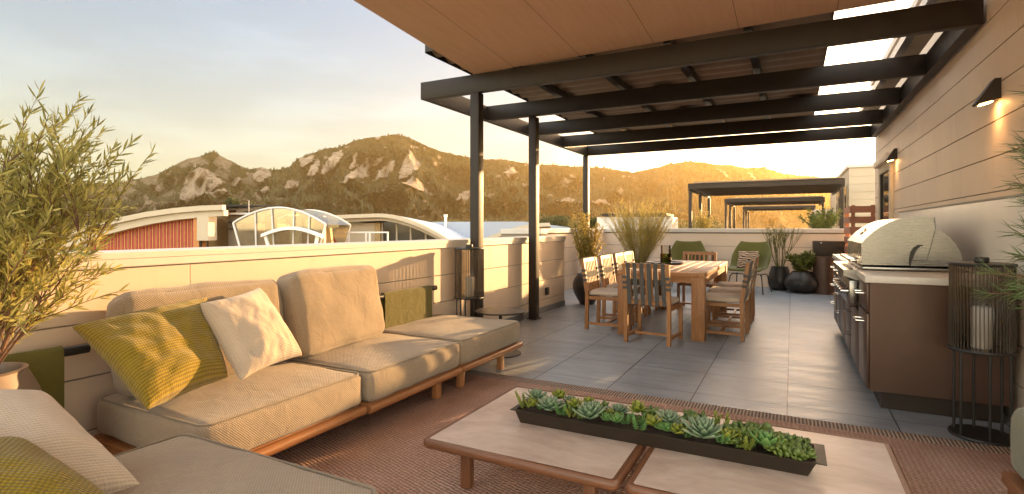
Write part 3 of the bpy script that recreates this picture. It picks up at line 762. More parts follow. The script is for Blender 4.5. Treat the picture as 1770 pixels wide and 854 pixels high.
ridge = [(-300, 345), (-150, 335), (0, 325), (100, 320), (200, 316), (250, 307), (275, 300), (300, 286), (325, 274), (345, 271), (362, 264), (369, 261), (376, 266), (400, 279), (430, 293), (452, 289), (470, 294), (490, 292), (503, 286), (515, 274), (530, 268), (545, 263), (560, 257), (590, 254), (610, 244), (630, 239), (655, 236), (683, 232), (705, 237), (730, 249), (760, 261), (800, 270), (830, 275), (870, 276), (900, 281), (930, 285), (960, 285), (1000, 289), (1040, 290), (1070, 294), (1095, 298), (1130, 291), (1160, 283), (1190, 279), (1212, 280), (1235, 284), (1262, 285), (1285, 290), (1320, 289), (1345, 298), (1380, 304), (1410, 305), (1440, 312), (1520, 318), (1620, 330), (1800, 340), (2300, 352)]
def rid(u):
    for (u0, v0), (u1, v1) in zip(ridge, ridge[1:]):
        if u0 <= u <= u1:
            t = (u - u0) / (u1 - u0); return v0 + (v1 - v0) * t
    return 352
slabs = [  # tilted rock slabs (photo outline), lifted out of the slope
    [(531, 300), (545, 281), (550, 273), (553, 283), (551, 298), (540, 308)],
    [(553, 302), (566, 277), (577, 264), (592, 260), (594, 270), (583, 286), (570, 296), (560, 303)],
    [(604, 292), (610, 272), (616, 264), (617, 278), (612, 290)],
    [(589, 322), (606, 300), (620, 285), (637, 270), (640, 283), (638, 300), (622, 308), (604, 318)],
    [(640, 281), (652, 272), (665, 267), (660, 276), (646, 283)],
    [(644, 308), (652, 294), (668, 280), (682, 273), (681, 290), (671, 301), (655, 305)],
    [(690, 312), (690, 300), (699, 276), (709, 259), (717, 272), (728, 286), (722, 296), (706, 308)],
    [(694, 324), (712, 310), (728, 318), (742, 330), (752, 337), (735, 336), (712, 330)],
    [(436, 305), (446, 292), (458, 290), (470, 296), (468, 306), (452, 316), (440, 313)],
    [(489, 325), (503, 310), (517, 315), (518, 322), (503, 327)],
    [(789, 350), (794, 336), (806, 324), (813, 322), (812, 340), (798, 352)],
    [(310, 352), (312, 330), (322, 303), (345, 290), (365, 296), (388, 316), (380, 322), (350, 340), (330, 354)],
    [(268, 325), (280, 312), (284, 322), (275, 332)], [(352, 332), (390, 330), (395, 336), (372, 344)],
    [(515, 262 + 12), (530, 271), (545, 268), (540, 280), (522, 290)],
    [(450, 330), (462, 322), (468, 328), (455, 336)], [(400, 318), (410, 306), (416, 312), (408, 322)],
    [(960, 318), (975, 306), (990, 312), (980, 322)], [(960, 350), (975, 338), (1000, 345), (985, 356)], [(870, 300), (885, 290), (897, 298), (880, 308)],
    [(1000, 352), (1040, 346), (1060, 352), (1030, 358)], [(1290, 296), (1302, 312), (1312, 318), (1300, 300)], [(1235, 288), (1250, 296), (1262, 312), (1246, 300)],
]
def inside(pt, poly):
    x, y = pt; c = False; n = len(poly)
    for i in range(n):
        x0, y0 = poly[i]; x1, y1 = poly[i - 1]
        if (y0 > y) != (y1 > y) and x < (x1 - x0) * (y - y0) / (y1 - y0) + x0: c = not c
    return c
sbb = [(min(p[0] for p in s), max(p[0] for p in s), min(p[1] for p in s), max(p[1] for p in s), s) for s in slabs]
def mountain():
    us = [-300 + i * 12 for i in range(26)] + [14 + i * 2.4 for i in range(610)]
    while us[-1] < 2200: us.append(us[-1] + 12)
    T = 210; V = []; rock = []; dry = []
    D0, D1 = 520., 1150.
    for u in us:
        vr = rid(u) + 1.6 * noise.noise(Vector((u / 9, 1, 0))) + .8 * noise.noise(Vector((u / 3.3, 5, 0)))
        vb = 400
        amp = min(1., max(0, (vb - vr) / 110))
        for j in range(T + 9):
            if j > T:
                d = D1 + (j - T) * 60; vv = vr + (j - T) * 4
                V.append(P(u, vv, d)); rock.append(0); dry.append(0); continue
            t = j / T
            f = t ** 1.15
            v = vb + (vr - vb) * f
            w = math.sin(math.pi * min(1, t * 1.02)) ** .7
            q = Vector((u / 62 + t * .9, t * 2.1, 0))
            g = 1 - abs(noise.noise(q)) * 2.1
            q2 = Vector((u / 23 + t * .7, t * 4.6, 4)); g2 = 1 - abs(noise.noise(q2)) * 2.0
            g3 = noise.noise(Vector((u / 7.5, t * 15, 9))); g4 = noise.noise(Vector((u / 3.2, t * 34, 2)))
            rel = (g - .5) * 52 + (g2 - .5) * 22 + g3 * 7 + g4 * 3.5
            d = D0 + (D1 - D0) * t - rel * w * 3.2 * amp
            z = rel * w * .16 * amp
            rk = 0
            n1 = 3.2 * noise.noise(Vector((u / 6, v / 6, 0))) ; n2 = 3 * noise.noise(Vector((u / 6, v / 6, 9)))
            for (a0, a1, b0, b1, s) in sbb:
                if a0 - 4 < u < a1 + 4 and b0 - 4 < v < b1 + 4 and inside((u + n1, v + n2), s):
                    rk = 1; fx = (u - a0) / (a1 - a0)
                    d -= 26 + 30 * (1 - fx) * 1.2; break
            if not rk:
                cr = noise.noise(Vector((u / 15 + 3, v / 10, 3))) + .4 * noise.noise(Vector((u / 5, v / 5, 3)))
                if cr > .46 and u < 1100 and t > .28: rk = .7; d -= 10
                if u < 452 and t > .35 and noise.noise(Vector((u / 25, v / 16, 7))) > .05: rk = max(rk, .45)
            p = P(u, v, d); p.z += z
            V.append(p); rock.append(rk)
            dz = noise.noise(Vector((u / 40, v / 9, 5)))
            dry.append(max(0, min(1, (.32 - t + dz * .16) * 6)) if u > 400 else max(0, min(1, (.2 - t + dz * .2) * 6)))
    F = []; m = T + 9
    for i in range(len(us) - 1):
        for j in range(m - 1): a = i * m + j; F.append((a, a + m, a + m + 1, a + 1))
    mt, t, b = nodes('mountain_slopes')
    at_ = N(t, 'ShaderNodeAttribute'); at_.attribute_name = 'rock'; at2 = N(t, 'ShaderNodeAttribute'); at2.attribute_name = 'dry'
    v = coords(t)
    tr = nz(t, v, .12, 6, .82); tr2 = nz(t, v, .022, 4, .6)
    forest = ramp(t, tr, [(.46, (.006, .009, .003)), (.505, (.025, .027, .009)), (.56, (.11, .085, .034))])
    forest = mixc(t, ramp(t, tr2, [(.5, (0, 0, 0)), (.68, (.7, .7, .7))]), forest, (.12, .08, .036))
    rk = ramp(t, nz(t, coords(t, scale=(1, 1, .35)), .06, 8, .75), [(.36, (.12, .085, .06)), (.48, (.38, .29, .21)), (.66, (.60, .49, .37))])
    dryc = ramp(t, nz(t, coords(t, scale=(1, 1, 3)), .025, 7, .75), [(.36, (.03, .03, .012)), (.5, (.16, .115, .06)), (.66, (.24, .18, .10))])
    c = mixc(t, at2.outputs['Fac'], forest, dryc); c = mixc(t, at_.outputs['Fac'], c, rk)
    t.links.new(c, b.inputs['Base Color']); b.inputs['Roughness'].default_value = 1; b.inputs['Specular IOR Level'].default_value = 0
    bump(t, b, nz(t, v, .13, 6, .8), 1, 9)
    o = obj('hills', (V, F), mt, smooth=True, uv=False)
    me = o.data
    for nm, arr in (('rock', rock), ('dry', dry)):
        a = me.attributes.new(nm, 'FLOAT', 'POINT'); a.data.foreach_set('value', arr)
    # pines over the slopes, denser in the gullies: nobody could count them
    rnd = random.Random(3); TV = []; TF = []; m_ = T + 9; cand = [i for i in range(len(V)) if rock[i] == 0 and (i % m_) > 18 and (i % m_) <= T and dry[i] < .55]
    for _ in range(30000):
        i = rnd.choice(cand); p = V[i]
        if noise.noise(Vector((p.x / 55, p.y / 55, p.z / 30))) + .5 * noise.noise(Vector((p.x / 17, p.y / 17, p.z / 12))) < rnd.uniform(-.35, .30): continue
        h_ = rnd.uniform(3.5, 7.5); w_ = h_ * rnd.uniform(.24, .36); q = p + Vector((rnd.uniform(-3, 3), rnd.uniform(-3, 3), -1)); k_ = len(TV); a0 = rnd.uniform(0, 6)
        for a in range(5): TV.append(q + Vector((math.cos(a0 + a * 1.2566) * w_, math.sin(a0 + a * 1.2566) * w_, 0)))
        TV.append(q + Vector((0, 0, h_)))
        for a in range(5): TF.append((k_ + a, k_ + (a + 1) % 5, k_ + 5))
    f_ = obj('hillside_forest', (TV, TF), leafmat('pine_cover', (.010, .014, .005), (.055, .055, .018), 0, .9), smooth=None, uv=False); f_['kind'] = 'stuff'; f_['label'] = 'dark pines covering the mountain slopes'
    return struct(o)
mountain()

# ================================================================== SOFA
def rot_root(n): return n
rug = thing('rug', 'reddish brown woven rug with a ribbed pale border under the low tables', 'rug', (-.9, 1.6, 0))
V = []; F = []
nx, ny = 60, 90
b = BM(); bx(b, -1.9, 2.05, -2.2, 2.24, .003, .016, bev=.004); obj('woven_field', b, M['rug'], rug)
b = BM(); bx(b, -1.9, 2.05, 2.243, 2.36, .003, .017, bev=.004); obj('ribbed_border', b, M['rugedge'], rug)

def seat_module(name, lab, x0, x1, y0, y1, loc_z=0, legs=(), rail_front='x', crown=.03, seed=0, zt=.385, zb=.195):
    g = thing(name, lab, 'sofa', ((x0 + x1) / 2, (y0 + y1) / 2, 0), 0, 'modules of the low sofa')
    lx, ly = x1 - x0, y1 - y0
    b = BM(); cushion(b, lx - .01, ly - .012, zt - zb, .035, crown, c=(0, 0, (zt + zb) / 2), wob=.006, seed=seed)
    cu = obj('seat_cushion', b, M['sofa'], g, smooth=True)
    b = BM(); tube(b, [Vector(p) + noise.noise_vector(Vector(p) * 5) * .003 for p in piping_path(lx - .026, ly - .028, zt - .004, .05)], .0050, 6, closed=True); obj('piping', b, M['sofaflat'], cu, smooth=True)
    b = BM(); bx(b, -lx / 2 + .02, lx / 2 - .03, -ly / 2 + .01, ly / 2 - .01, .155, .192, bev=.004); obj('platform', b, M['sofawood'], g)
    return g
mods = [seat_module('sofa_module', 'taupe sofa seat carrying the olive and cream pillows', -3.15, -2.25, 1.44, 2.43, seed=1),
        seat_module('sofa_module', 'taupe middle sofa seat in front of the upright sunlit back cushion', -3.14, -2.22, 2.445, 3.44, seed=2),
        seat_module('sofa_module', 'taupe end seat without back cushion, nearest the round side table', -3.14, -2.22, 3.455, 4.46, seed=3)]
for g, (y0, y1) in zip(mods, ((1.44, 2.43), (2.445, 3.44), (3.455, 4.46))):
    h = (y1 - y0) / 2
    e = .035 if g is mods[2] else 0
    b = BM(); tube(b, [(.445, -h, .165), (.445, h - .04 + e, .165), (.435, h - .012 + e, .165)] if e else [(.445, -h, .165), (.445, h - .002, .165)], .027, 14); obj('front_rail', b, M['sofawood'], g)
    b = BM(); bx(b, -.46, -.42, -h + .01, h - .01, .15, .19); obj('rear_rail', b, M['sofawood'], g)
    if g is mods[0]:
        b = BM(); bx(b, -.45, .42, -h - .02, -h + .008, .135, .19, bev=.006); obj('end_rail', b, M['sofawood'], g)
    ly_ = {0: (-h + .25,), 1: (h - .24,), 2: (-h + .06, h - .3)}[mods.index(g)]
    for y in ly_:
        for x in (.40, -.40):
            b = BM(); bx(b, x - .024, x + .024, y - .03, y + .03, .002 if x < 0 or y > .1 and g is mods[2] else .017, .152, bev=.006); obj('leg', b, M['sofawood'], g)
near = seat_module('sofa_module', 'nearest taupe seat cut off by the bottom edge of the picture', -2.2, -1.14, .34, 1.335, crown=.035, seed=5, zt=.42, zb=.20)
for x in (-.45, .42):
    b = BM(); bx(b, x - .025, x + .025, .3, .36, .017, .152, bev=.006); obj('leg', b, M['sofawood'], near)
b = BM(); tube(b, [(-.5, .47, .165), (.5, .47, .165)], .027, 14); obj('front_rail', b, M['sofawood'], near)
corner = thing('sofa_corner', 'bare wooden sofa corner carrying the brown pot and an olive sling', 'sofa', (-2.67, .9, 0))
b = BM()
for i in range(6): bx(b, -.46, .46, -.52 + i * .175, -.52 + i * .175 + .165, .15, .185, bev=.004)
obj('deck', b, M['sofawood'], corner)
for x in (-.42, .4):
    for y in (-.45, .45):
        b = BM(); bx(b, x - .024, x + .024, y - .03, y + .03, .002, .149, bev=.006); obj('leg', b, M['sofawood'], corner)
# back bars and slings, carried by the modules
def back_bar(g, x, y0, y1, sl=None):
    b = BM(); cyl(b, (x, y0, .66), (x, y1, .66), .024, 20); ba = obj('back_bar', b, M['black'], g)
    for y in (y0 + .2, y1 - .2):
        b = BM(); cyl(b, (x, y, .16), (x, y, .64), .012, 10); obj('bar_post', b, M['black'], g)
    if sl:
        s0, s1 = sl
        b = BM()
        prof = [(.030, .30), (.030, .63), (.026, .672), (.012, .692), (-.012, .692), (-.026, .672), (-.030, .63), (-.030, .30)]
        vs0 = []
        for yy in (s0, s1):
            vs0.append([b.verts.new((x + px, yy, z)) for px, z in prof] + [b.verts.new((x + px * .9, yy, z - .004 if z > .65 else z)) for px, z in prof[::-1]])
        n_ = len(vs0[0])
        for i in range(n_): b.faces.new((vs0[0][i], vs0[0][(i + 1) % n_], vs0[1][(i + 1) % n_], vs0[1][i]))
        b.faces.new(vs0[0][::-1]); b.faces.new(vs0[1])
        bmesh.ops.recalc_face_normals(b, faces=b.faces[:])
        obj('back_sling', b, M['sling'], g, smooth=40)
back_bar(mods[2], -.415, -.50, .37, (-.40, .27))
back_bar(mods[1], -.415, -.48, .46)
back_bar(mods[0], -.415, -.40, .46)
back_bar(corner, -.39, -.5, .48, (-.48, .37))

# back cushions: loose, leaning on the bar
def back_cushion(lab, x, y, w_, h_, th, tilt, rz, seed):
    o = None
    b = BM(); cushion(b, w_, h_, th, .05, .035, n=24, wob=.010, seed=seed)
    g = thing('back_cushion', lab, 'cushion', (x, y, .39), rz, 'back cushions of the sofa')
    cu = obj('cushion', b, M['sofa'], g, smooth=True)
    # width along y, height upward, leaning back
    Rm = Matrix.Rotation(R(-tilt), 4, 'Y') @ Matrix(((0, 0, 1, 0), (1, 0, 0, 0), (0, 1, 0, 0), (0, 0, 0, 1)))
    cu.matrix_basis = Matrix.Translation((0, 0, h_ / 2 * math.cos(R(tilt)) + .03)) @ Rm
    b = BM(); tube(b, [Vector((p[0], p[1], p[2])) for p in piping_path(w_ - .03, h_ - .03, th / 2 - .02, .06)], .0045, 6, closed=True)
    pi_ = obj('piping', b, M['sofaflat'], cu, smooth=True)
    return g
back_cushion('plump back cushion behind the olive and cream pillows', -2.93, 1.90, .90, .50, .19, 13, R(-2), 3)
back_cushion('upright sunlit back cushion standing alone on the middle seat', -2.90, 2.83, .84, .53, .20, 12, R(4), 8)

# throw pillows
def pillow(lab, corners, th, mat, seed, n=34, uvs=(.6, .5), wr=.012, pinch=.08):
    me = pillow_mesh(corners, th, n, seed, wr, pinch)
    o = obj('throw_pillow', me, M[mat], smooth=True)
    # anchor the origin at the pillow's middle
    c = sum((Vector(x) for x in corners), Vector()) / 4
    for v in o.data.vertices: v.co -= c
    o.location = c
    grid_uv(o, n, *uvs)
    md = o.modifiers.new('weld', 'WELD'); md.merge_threshold = .0008
    md = o.modifiers.new('smooth', 'SUBSURF'); md.levels = 1; md.render_levels = 1
    return tag(o, lab, 'pillow', 'throw pillows')
pillow('olive ribbed pillow slouched on the first sofa seat behind the cream one', [(-2.92, 1.24, .80), (-2.86, 1.86, .87), (-2.62, 1.82, .46), (-2.50, 1.35, .445)], .24, 'green', 1.3, uvs=(.62, .48), wr=.022)
pillow('cream linen pillow leaning over the right end of the olive one', [(-2.72, 1.72, .86), (-2.80, 2.13, .90), (-2.46, 2.16, .52), (-2.47, 1.78, .47)], .20, 'cream', 4.1, uvs=(.5, .5), wr=.014)
pillow('large slubby cream pillow at the lower left, partly behind the olive one', [(-2.30, .38, .76), (-2.19, .86, .705), (-1.80, .97, .43), (-1.86, .38, .43)], .30, 'creamchunky', 7.7, uvs=(.6, .6), wr=.014)
pillow('chunky olive knitted pillow filling the bottom left corner', [(-1.97, .26, .72), (-1.88, .68, .655), (-1.62, .86, .42), (-1.62, .30, .43)], .34, 'greenchunky', 2.2, uvs=(.55, .55), wr=.014)

# ================================================================== LOW TABLES
def low_table(lab, x0, x1, y0, y1):
    g = thing('coffee_table', lab, 'coffee table', ((x0 + x1) / 2, (y0 + y1) / 2, 0), 0, 'pair of low stone-topped tables')
    hx, hy = (x1 - x0) / 2, (y1 - y0) / 2; fr = .027
    def ring(sx, sy, c, n=4):
        pts = []
        for qx, qy, a0 in ((1, 1, 0), (-1, 1, 90), (-1, -1, 180), (1, -1, 270)):
            for i in range(n + 1):
                a = R(a0 + 90 * i / n); pts.append((qx * (sx - c) + c * math.cos(a), qy * (sy - c) + c * math.sin(a)))
        return pts
    secs = [(hx - fr, hy - fr, .010, .266), (hx - .010, hy - .010, .025, .268), (hx, hy, .035, .258), (hx + .002, hy + .002, .035, .242), (hx - .006, hy - .006, .03, .228), (hx - .03, hy - .03, .02, .220), (hx - .09, hy - .09, .02, .220), (hx - .09, hy - .09, .02, .24)]
    b = BM(); rings = [[b.verts.new((*p, z)) for p in ring(sx, sy, c)] for sx, sy, c, z in secs]; n_ = len(rings[0])
    for A_, C_ in zip(rings, rings[1:] + rings[:1]):
        for i in range(n_): b.faces.new((A_[i], A_[(i + 1) % n_], C_[(i + 1) % n_], C_[i]))
    bmesh.ops.recalc_face_normals(b, faces=b.faces[:])
    obj('frame', b, M['walnut'], g, smooth=50)
    b = BM(); A_ = [(*p, .2485) for p in ring(hx - fr - .0015, hy - fr - .0015, .010)]; prism(b, A_, (0, 0, .0185)); obj('stone_top', b, M['stone'], g, smooth=None)
    for x in (-hx + .16, hx - .16):
        for y in (-hy + .15, hy - .15):
            b = BM(); bx(b, x - .026, x + .026, y - .022, y + .022, .017, .2198, bev=.005); obj('leg', b, M['walnut'], g)
    return g
low_table('left low table with a blush stone top in a dark wood frame', -1.53, -.595, 2.02, 2.98)
low_table('right low table, its stone top carrying the open end of the planter', -.570, .40, 2.02, 2.98)

# planter trough
TX0, TX1, TY0, TY1 = -1.235, .085, 2.405, 2.60
pl = thing('planter_trough', 'long dark metal trough of succulents lying across both low tables', 'planter', (0, 0, .2675), 0)
b = BM()
o_ = .0; ht = .068; zt = ht
def rect(x0, x1, y0, y1, z): return [b.verts.new(p) for p in ((x0, y0, z), (x1, y0, z), (x1, y1, z), (x0, y1, z))]
rs = [rect(TX0 + .02, TX1 - .03, TY0 + .018, TY1 - .018, 0), rect(TX0, TX1, TY0, TY1, zt - .004), rect(TX0 - .022, TX1 + .035, TY0 - .012, TY1 + .012, zt - .003), rect(TX0 - .022, TX1 + .035, TY0 - .012, TY1 + .012, zt), rect(TX0 + .003, TX1 - .003, TY0 + .003, TY1 - .003, zt + .001), rect(TX0 + .022, TX1 - .032, TY0 + .02, TY1 - .02, .02)]
b.faces.new(rs[0][::-1]); b.faces.new(rs[-1])
for A_, C_ in zip(rs, rs[1:]):
    for i in range(4): b.faces.new((A_[i], A_[(i + 1) % 4], C_[(i + 1) % 4], C_[i]))
bmesh.ops.recalc_face_normals(b, faces=b.faces[:])
obj('trough', b, M['steel_dark'], pl, smooth=None)
b = BM(); bmesh.ops.create_grid(b, x_segments=90, y_segments=12, size=1)
for v in b.verts: v.co = Vector(((TX0 + TX1) / 2 + v.co.x * ((TX1 - TX0) / 2 - .008), (TY0 + TY1) / 2 + v.co.y * ((TY1 - TY0) / 2 - .008), .052 + .006 * noise.noise(v.co * 30)))
obj('soil', b, M['soil'], pl)

def succ_mat(name, base, tip, glow=.15):
    m, t, b = nodes(name)
    at_ = N(t, 'ShaderNodeAttribute'); at_.attribute_name = 'tip'
    g = N(t, 'ShaderNodeNewGeometry'); c = mixc(t, at_.outputs['Fac'], base, tip)
    c = mixc(t, .3, c, mixc(t, g.outputs['Random Per Island'], mul(base, .7), mul(tip, 1.1)))
    t.links.new(c, b.inputs['Base Color']); b.inputs['Roughness'].default_value = .42
    b.inputs['Subsurface Weight'].default_value = 0
    bump(t, b, nz(t, coords(t), 160, 3), .2, .001); return m
M['s_blue'] = succ_mat('blue_green_rosette', (.07, .14, .075), (.24, .32, .19))
M['s_green'] = succ_mat('mid_green_rosette', (.05, .15, .04), (.16, .30, .08))
M['s_lime'] = succ_mat('lime_rosette', (.085, .14, .018), (.30, .31, .04))
M['s_jade'] = succ_mat('jade_lobes', (.045, .085, .014), (.13, .18, .03))
def leafpetal(V, F, tips, base, dirn, upv, L, W, T, tipcurl, rows=5):
    """one fleshy pointed leaf"""
    side = dirn.cross(upv).normalized(); nrm = side.cross(dirn).normalized()
    k0 = len(V); m = rows
    for i in range(m + 1):
        s = i / m
        wv = W * (math.sin(math.pi * min(1, .12 + s * .80)) ** .8) * (1 if s < .8 else 1 - (s - .8) / .2 * .75)
        c = base + dirn * L * s + nrm * tipcurl * L * s * s
        th = T * (1 - s * .6)
        for a in range(6):
            an = a / 6 * 2 * math.pi
            V.append(c + side * wv * math.cos(an) + nrm * th * math.sin(an)); tips.append(s ** 1.6)
    for i in range(m):
        for a in range(6):
            F.append((k0 + i * 6 + a, k0 + i * 6 + (a + 1) % 6, k0 + (i + 1) * 6 + (a + 1) % 6, k0 + (i + 1) * 6 + a))
    F.append(tuple(k0 + m * 6 + a for a in range(6)))
def rosette_mesh(name, r, n, layers_up, wid, mat, curl=.35, seed=0):
    rnd = random.Random(seed); V = []; F = []; tips = []
    for i in range(n):
        s = (i + .5) / n; ang = i * 2.39996
        el = R(12 + 72 * (1 - s) ** 1.1) 
        L = r * (.35 + .65 * s) * rnd.uniform(.92, 1.06)
        d = Vector((math.cos(ang) * math.cos(el), math.sin(ang) * math.cos(el), math.sin(el)))
        base = Vector((0, 0, r * .28 * (1 - s)))
        leafpetal(V, F, tips, base, d, Vector((0, 0, 1)), L, L * wid, L * .075, curl * .5)
    me = bpy.data.meshes.new(name); me.from_pydata(V, [], F); me.update(); me.materials.append(M[mat])
    me.polygons.foreach_set('use_smooth', [True] * len(me.polygons))
    a = me.attributes.new('tip', 'FLOAT', 'POINT'); a.data.foreach_set('value', tips); return me
def jade_mesh(name, r, n, mat, seed, lobe=.30):
    rnd = random.Random(seed); V = []; F = []; tips = []
    for i in range(n):
        ang = rnd.uniform(0, 6.28); el = R(rnd.uniform(15, 85)); rr = rnd.uniform(.1, .6) * r
        base = Vector((math.cos(ang) * rr, math.sin(ang) * rr, rnd.uniform(0, .55) * r))
        d = Vector((math.cos(ang) * math.cos(el), math.sin(ang) * math.cos(el), math.sin(el)))
        leafpetal(V, F, tips, base, d, Vector((rnd.random(), rnd.random(), 1)), r * rnd.uniform(.36, .52), r * lobe * .60, r * lobe * .48, .1, rows=5)
    me = bpy.data.meshes.new(name); me.from_pydata(V, [], F); me.update(); me.materials.append(M[mat])
    me.polygons.foreach_set('use_smooth', [True] * len(me.polygons))
    a = me.attributes.new('tip', 'FLOAT', 'POINT'); a.data.foreach_set('value', tips); return me
def sedum_mesh(name, r, mat, seed, stems=5):
    rnd = random.Random(seed); V = []; F = []; tips = []
    for s_ in range(stems):
        ang = s_ / stems * 6.28 + rnd.random(); lean = Vector((math.cos(ang) * .45, math.sin(ang) * .45, 1)).normalized()
        p0 = Vector((math.cos(ang) * r * .35, math.sin(ang) * r * .35, 0)); H = r * rnd.uniform(.9, 1.4)
        for i in range(26):
            f = i / 25; a2 = i * 2.4
            d = (lean * (.25 + .9 * f) + Vector((math.cos(a2), math.sin(a2), 0)) * (1.1 - .7 * f)).normalized()
            leafpetal(V, F, tips, p0 + lean * H * f, d, Vector((0, 0, 1)), r * .30, r * .07, r * .04, .2, rows=3)
    me = bpy.data.meshes.new(name); me.from_pydata(V, [], F); me.update(); me.materials.append(M[mat])
    me.polygons.foreach_set('use_smooth', [True] * len(me.polygons))
    a = me.attributes.new('tip', 'FLOAT', 'POINT'); a.data.foreach_set('value', tips); return me
MS = {'blue': rosette_mesh('blue_rosette', 1, 46, 1, .20, 's_blue', seed=1), 'blue2': rosette_mesh('blue_rosette', 1, 38, 1, .24, 's_blue', seed=4),
      'green': rosette_mesh('green_rosette', 1, 40, 1, .22, 's_green', curl=.6, seed=2), 'lime': rosette_mesh('lime_rosette', 1, 20, 1, .34, 's_lime', curl=.7, seed=3),
      'jade': jade_mesh('jade_clump', 1, 34, 's_jade', 5, .34), 'jade2': jade_mesh('jade_clump', 1, 34, 's_jade', 6, .42), 'sedum': sedum_mesh('sedum_tuft', 1, 's_green', 7), 'sedum2': sedum_mesh('sedum_tuft', 1, 's_lime', 8, 4)}
def ontrough(u, v, z=.375): 
    return P(u, v, (EYE - z) / ((v - VH) / FPX))
placed = 0
def succ(u, v, r, kind, lab, z=.365):
    r *= 1.2 if kind[:4] in ('blue', 'gree') else 1.28
    p = ontrough(u, v, z); p.y = max(TY0 + .02, min(TY1 - .02, p.y)); p.x = max(TX0 + .03, min(TX1 - .03, p.x))
    o = bpy.data.objects.new('succulent', MS[kind]); COL.objects.link(o)
    o.location = (p.x, p.y, z - r * (.30 if kind in ('blue', 'blue2', 'green', 'lime') else .55)); o.scale = (r, r, r * random.uniform(.85, 1.0)); o.rotation_euler = (random.uniform(-.22, .12), random.uniform(-.12, .12), random.uniform(0, 6))
    return tag(o, lab, 'succulent', 'succulents planted in the trough')
succ(903, 692, .045, 'sedum2', 'yellow-green tuft at the far left end of the trough')
succ(926, 683, .065, 'blue', 'silvery rosette rising at the left end of the trough', .385)
succ(921, 697, .038, 'lime', 'yellow-edged rosette tucked in front of the leftmost silvery one')
succ(950, 698, .076, 'blue2', 'big silvery-green rosette second from the left end', .38)
succ(967, 683, .045, 'lime', 'yellow-tipped cupped succulent behind the second big rosette', .39)
succ(972, 707, .040, 'sedum', 'mid green tuft right of the second big rosette')
succ(983, 715, .030, 'sedum2', 'tiny lemon tuft hugging the front rim left of the widest rosette')
succ(994, 698, .045, 'lime', 'yellow rosette standing behind the left side of the widest rosette', .385)
succ(990, 688, .048, 'blue2', 'grey-green rosette at the back rim near the left third')
succ(1020, 712, .085, 'blue', 'widest silvery-green rosette in the left half of the trough', .38)
succ(1017, 693, .038, 'lime', 'yellow bud at the back rim behind the widest left rosette', .385)
succ(1043, 695, .042, 'jade2', 'lobed yellow-green clump at the back rim left of the middle')
succ(1045, 725, .036, 'green', 'small fern-green rosette against the front rim left of the middle')
succ(1063, 728, .040, 'green', 'fern-green rosette right of its smaller twin at the front rim')
succ(1070, 707, .060, 'blue', 'flat grey-green rosette at the back near the middle')
succ(1053, 713, .028, 'lime', 'small lemon rosette between two grey-green ones near the middle')
succ(1082, 722, .038, 'sedum', 'upright green tuft in the middle of the trough')
succ(1103, 705, .050, 'lime', 'bright yellow-green rosette at the back rim by the table seam', .385)
succ(1105, 730, .042, 'sedum', 'leafy green spray at the front rim by the table seam')
succ(1124, 708, .042, 'jade2', 'yellow-green stems at the back rim right of the table seam', .385)
succ(1128, 729, .045, 'lime', 'upright yellow-edged cup just right of the table seam', .375)
succ(1138, 744, .030, 'green', 'small green rosette at the front rim right of the seam')
succ(1156, 722, .070, 'blue2', 'blue-green rosette just right of the middle', .385)
succ(1150, 744, .040, 'green', 'bright green rosette under the blue-green one right of the middle')
succ(1170, 742, .045, 'lime', 'glossy yellow-green rosette left of the largest rosette')
succ(1186, 722, .040, 'sedum', 'green tuft behind the gap left of the largest rosette')
succ(1203, 718, .052, 'jade2', 'yellow-green lobed clump at the back rim behind the largest rosette', .385)
succ(1213, 746, .094, 'blue', 'largest pale blue-green rosette right of the middle', .385)
succ(1232, 727, .042, 'sedum2', 'row of yellow-green beads at the back right of the largest rosette')
succ(1246, 731, .036, 'sedum2', 'single upright green column at the back rim', .39)
succ(1256, 752, .045, 'lime', 'golden-edged rosette right of the largest rosette', .38)
succ(1246, 763, .034, 'sedum', 'lemon-green pincushion at the front rim right of the largest rosette')
succ(1262, 768, .028, 'jade', 'dark lobed sprig at the front rim before the last big rosette')
succ(1272, 742, .055, 'jade2', 'olive lobed clump along the back rim at the right third', .38)
succ(1292, 741, .055, 'jade', 'olive-green branching clump behind the last big rosette', .385)
succ(1279, 754, .045, 'jade', 'deep green finger-leaved clump left of the last big rosette')
succ(1285, 771, .042, 'sedum2', 'yellow-green spiky tuft at the front left of the last big rosette')
succ(1318, 747, .058, 'jade2', 'thick-leaved olive clump at the back near the right end', .385)
succ(1320, 770, .074, 'green', 'last big rosette, bright green, near the right end', .385)
succ(1345, 757, .055, 'jade', 'tall dark jade clump at the back of the right end', .38)
succ(1361, 763, .052, 'jade', 'dark jade clump filling the back right corner')
succ(1364, 775, .050, 'jade2', 'fat yellow-green lobes at the right end', .375)
succ(1350, 787, .042, 'jade2', 'low fat-leaved clump at the front rim near the right end')
succ(1383, 786, .046, 'jade', 'round-fingered jade at the very right end of the trough')
succ(1333, 783, .034, 'jade', 'small jade sprig at the front rim right of the last big rosette')

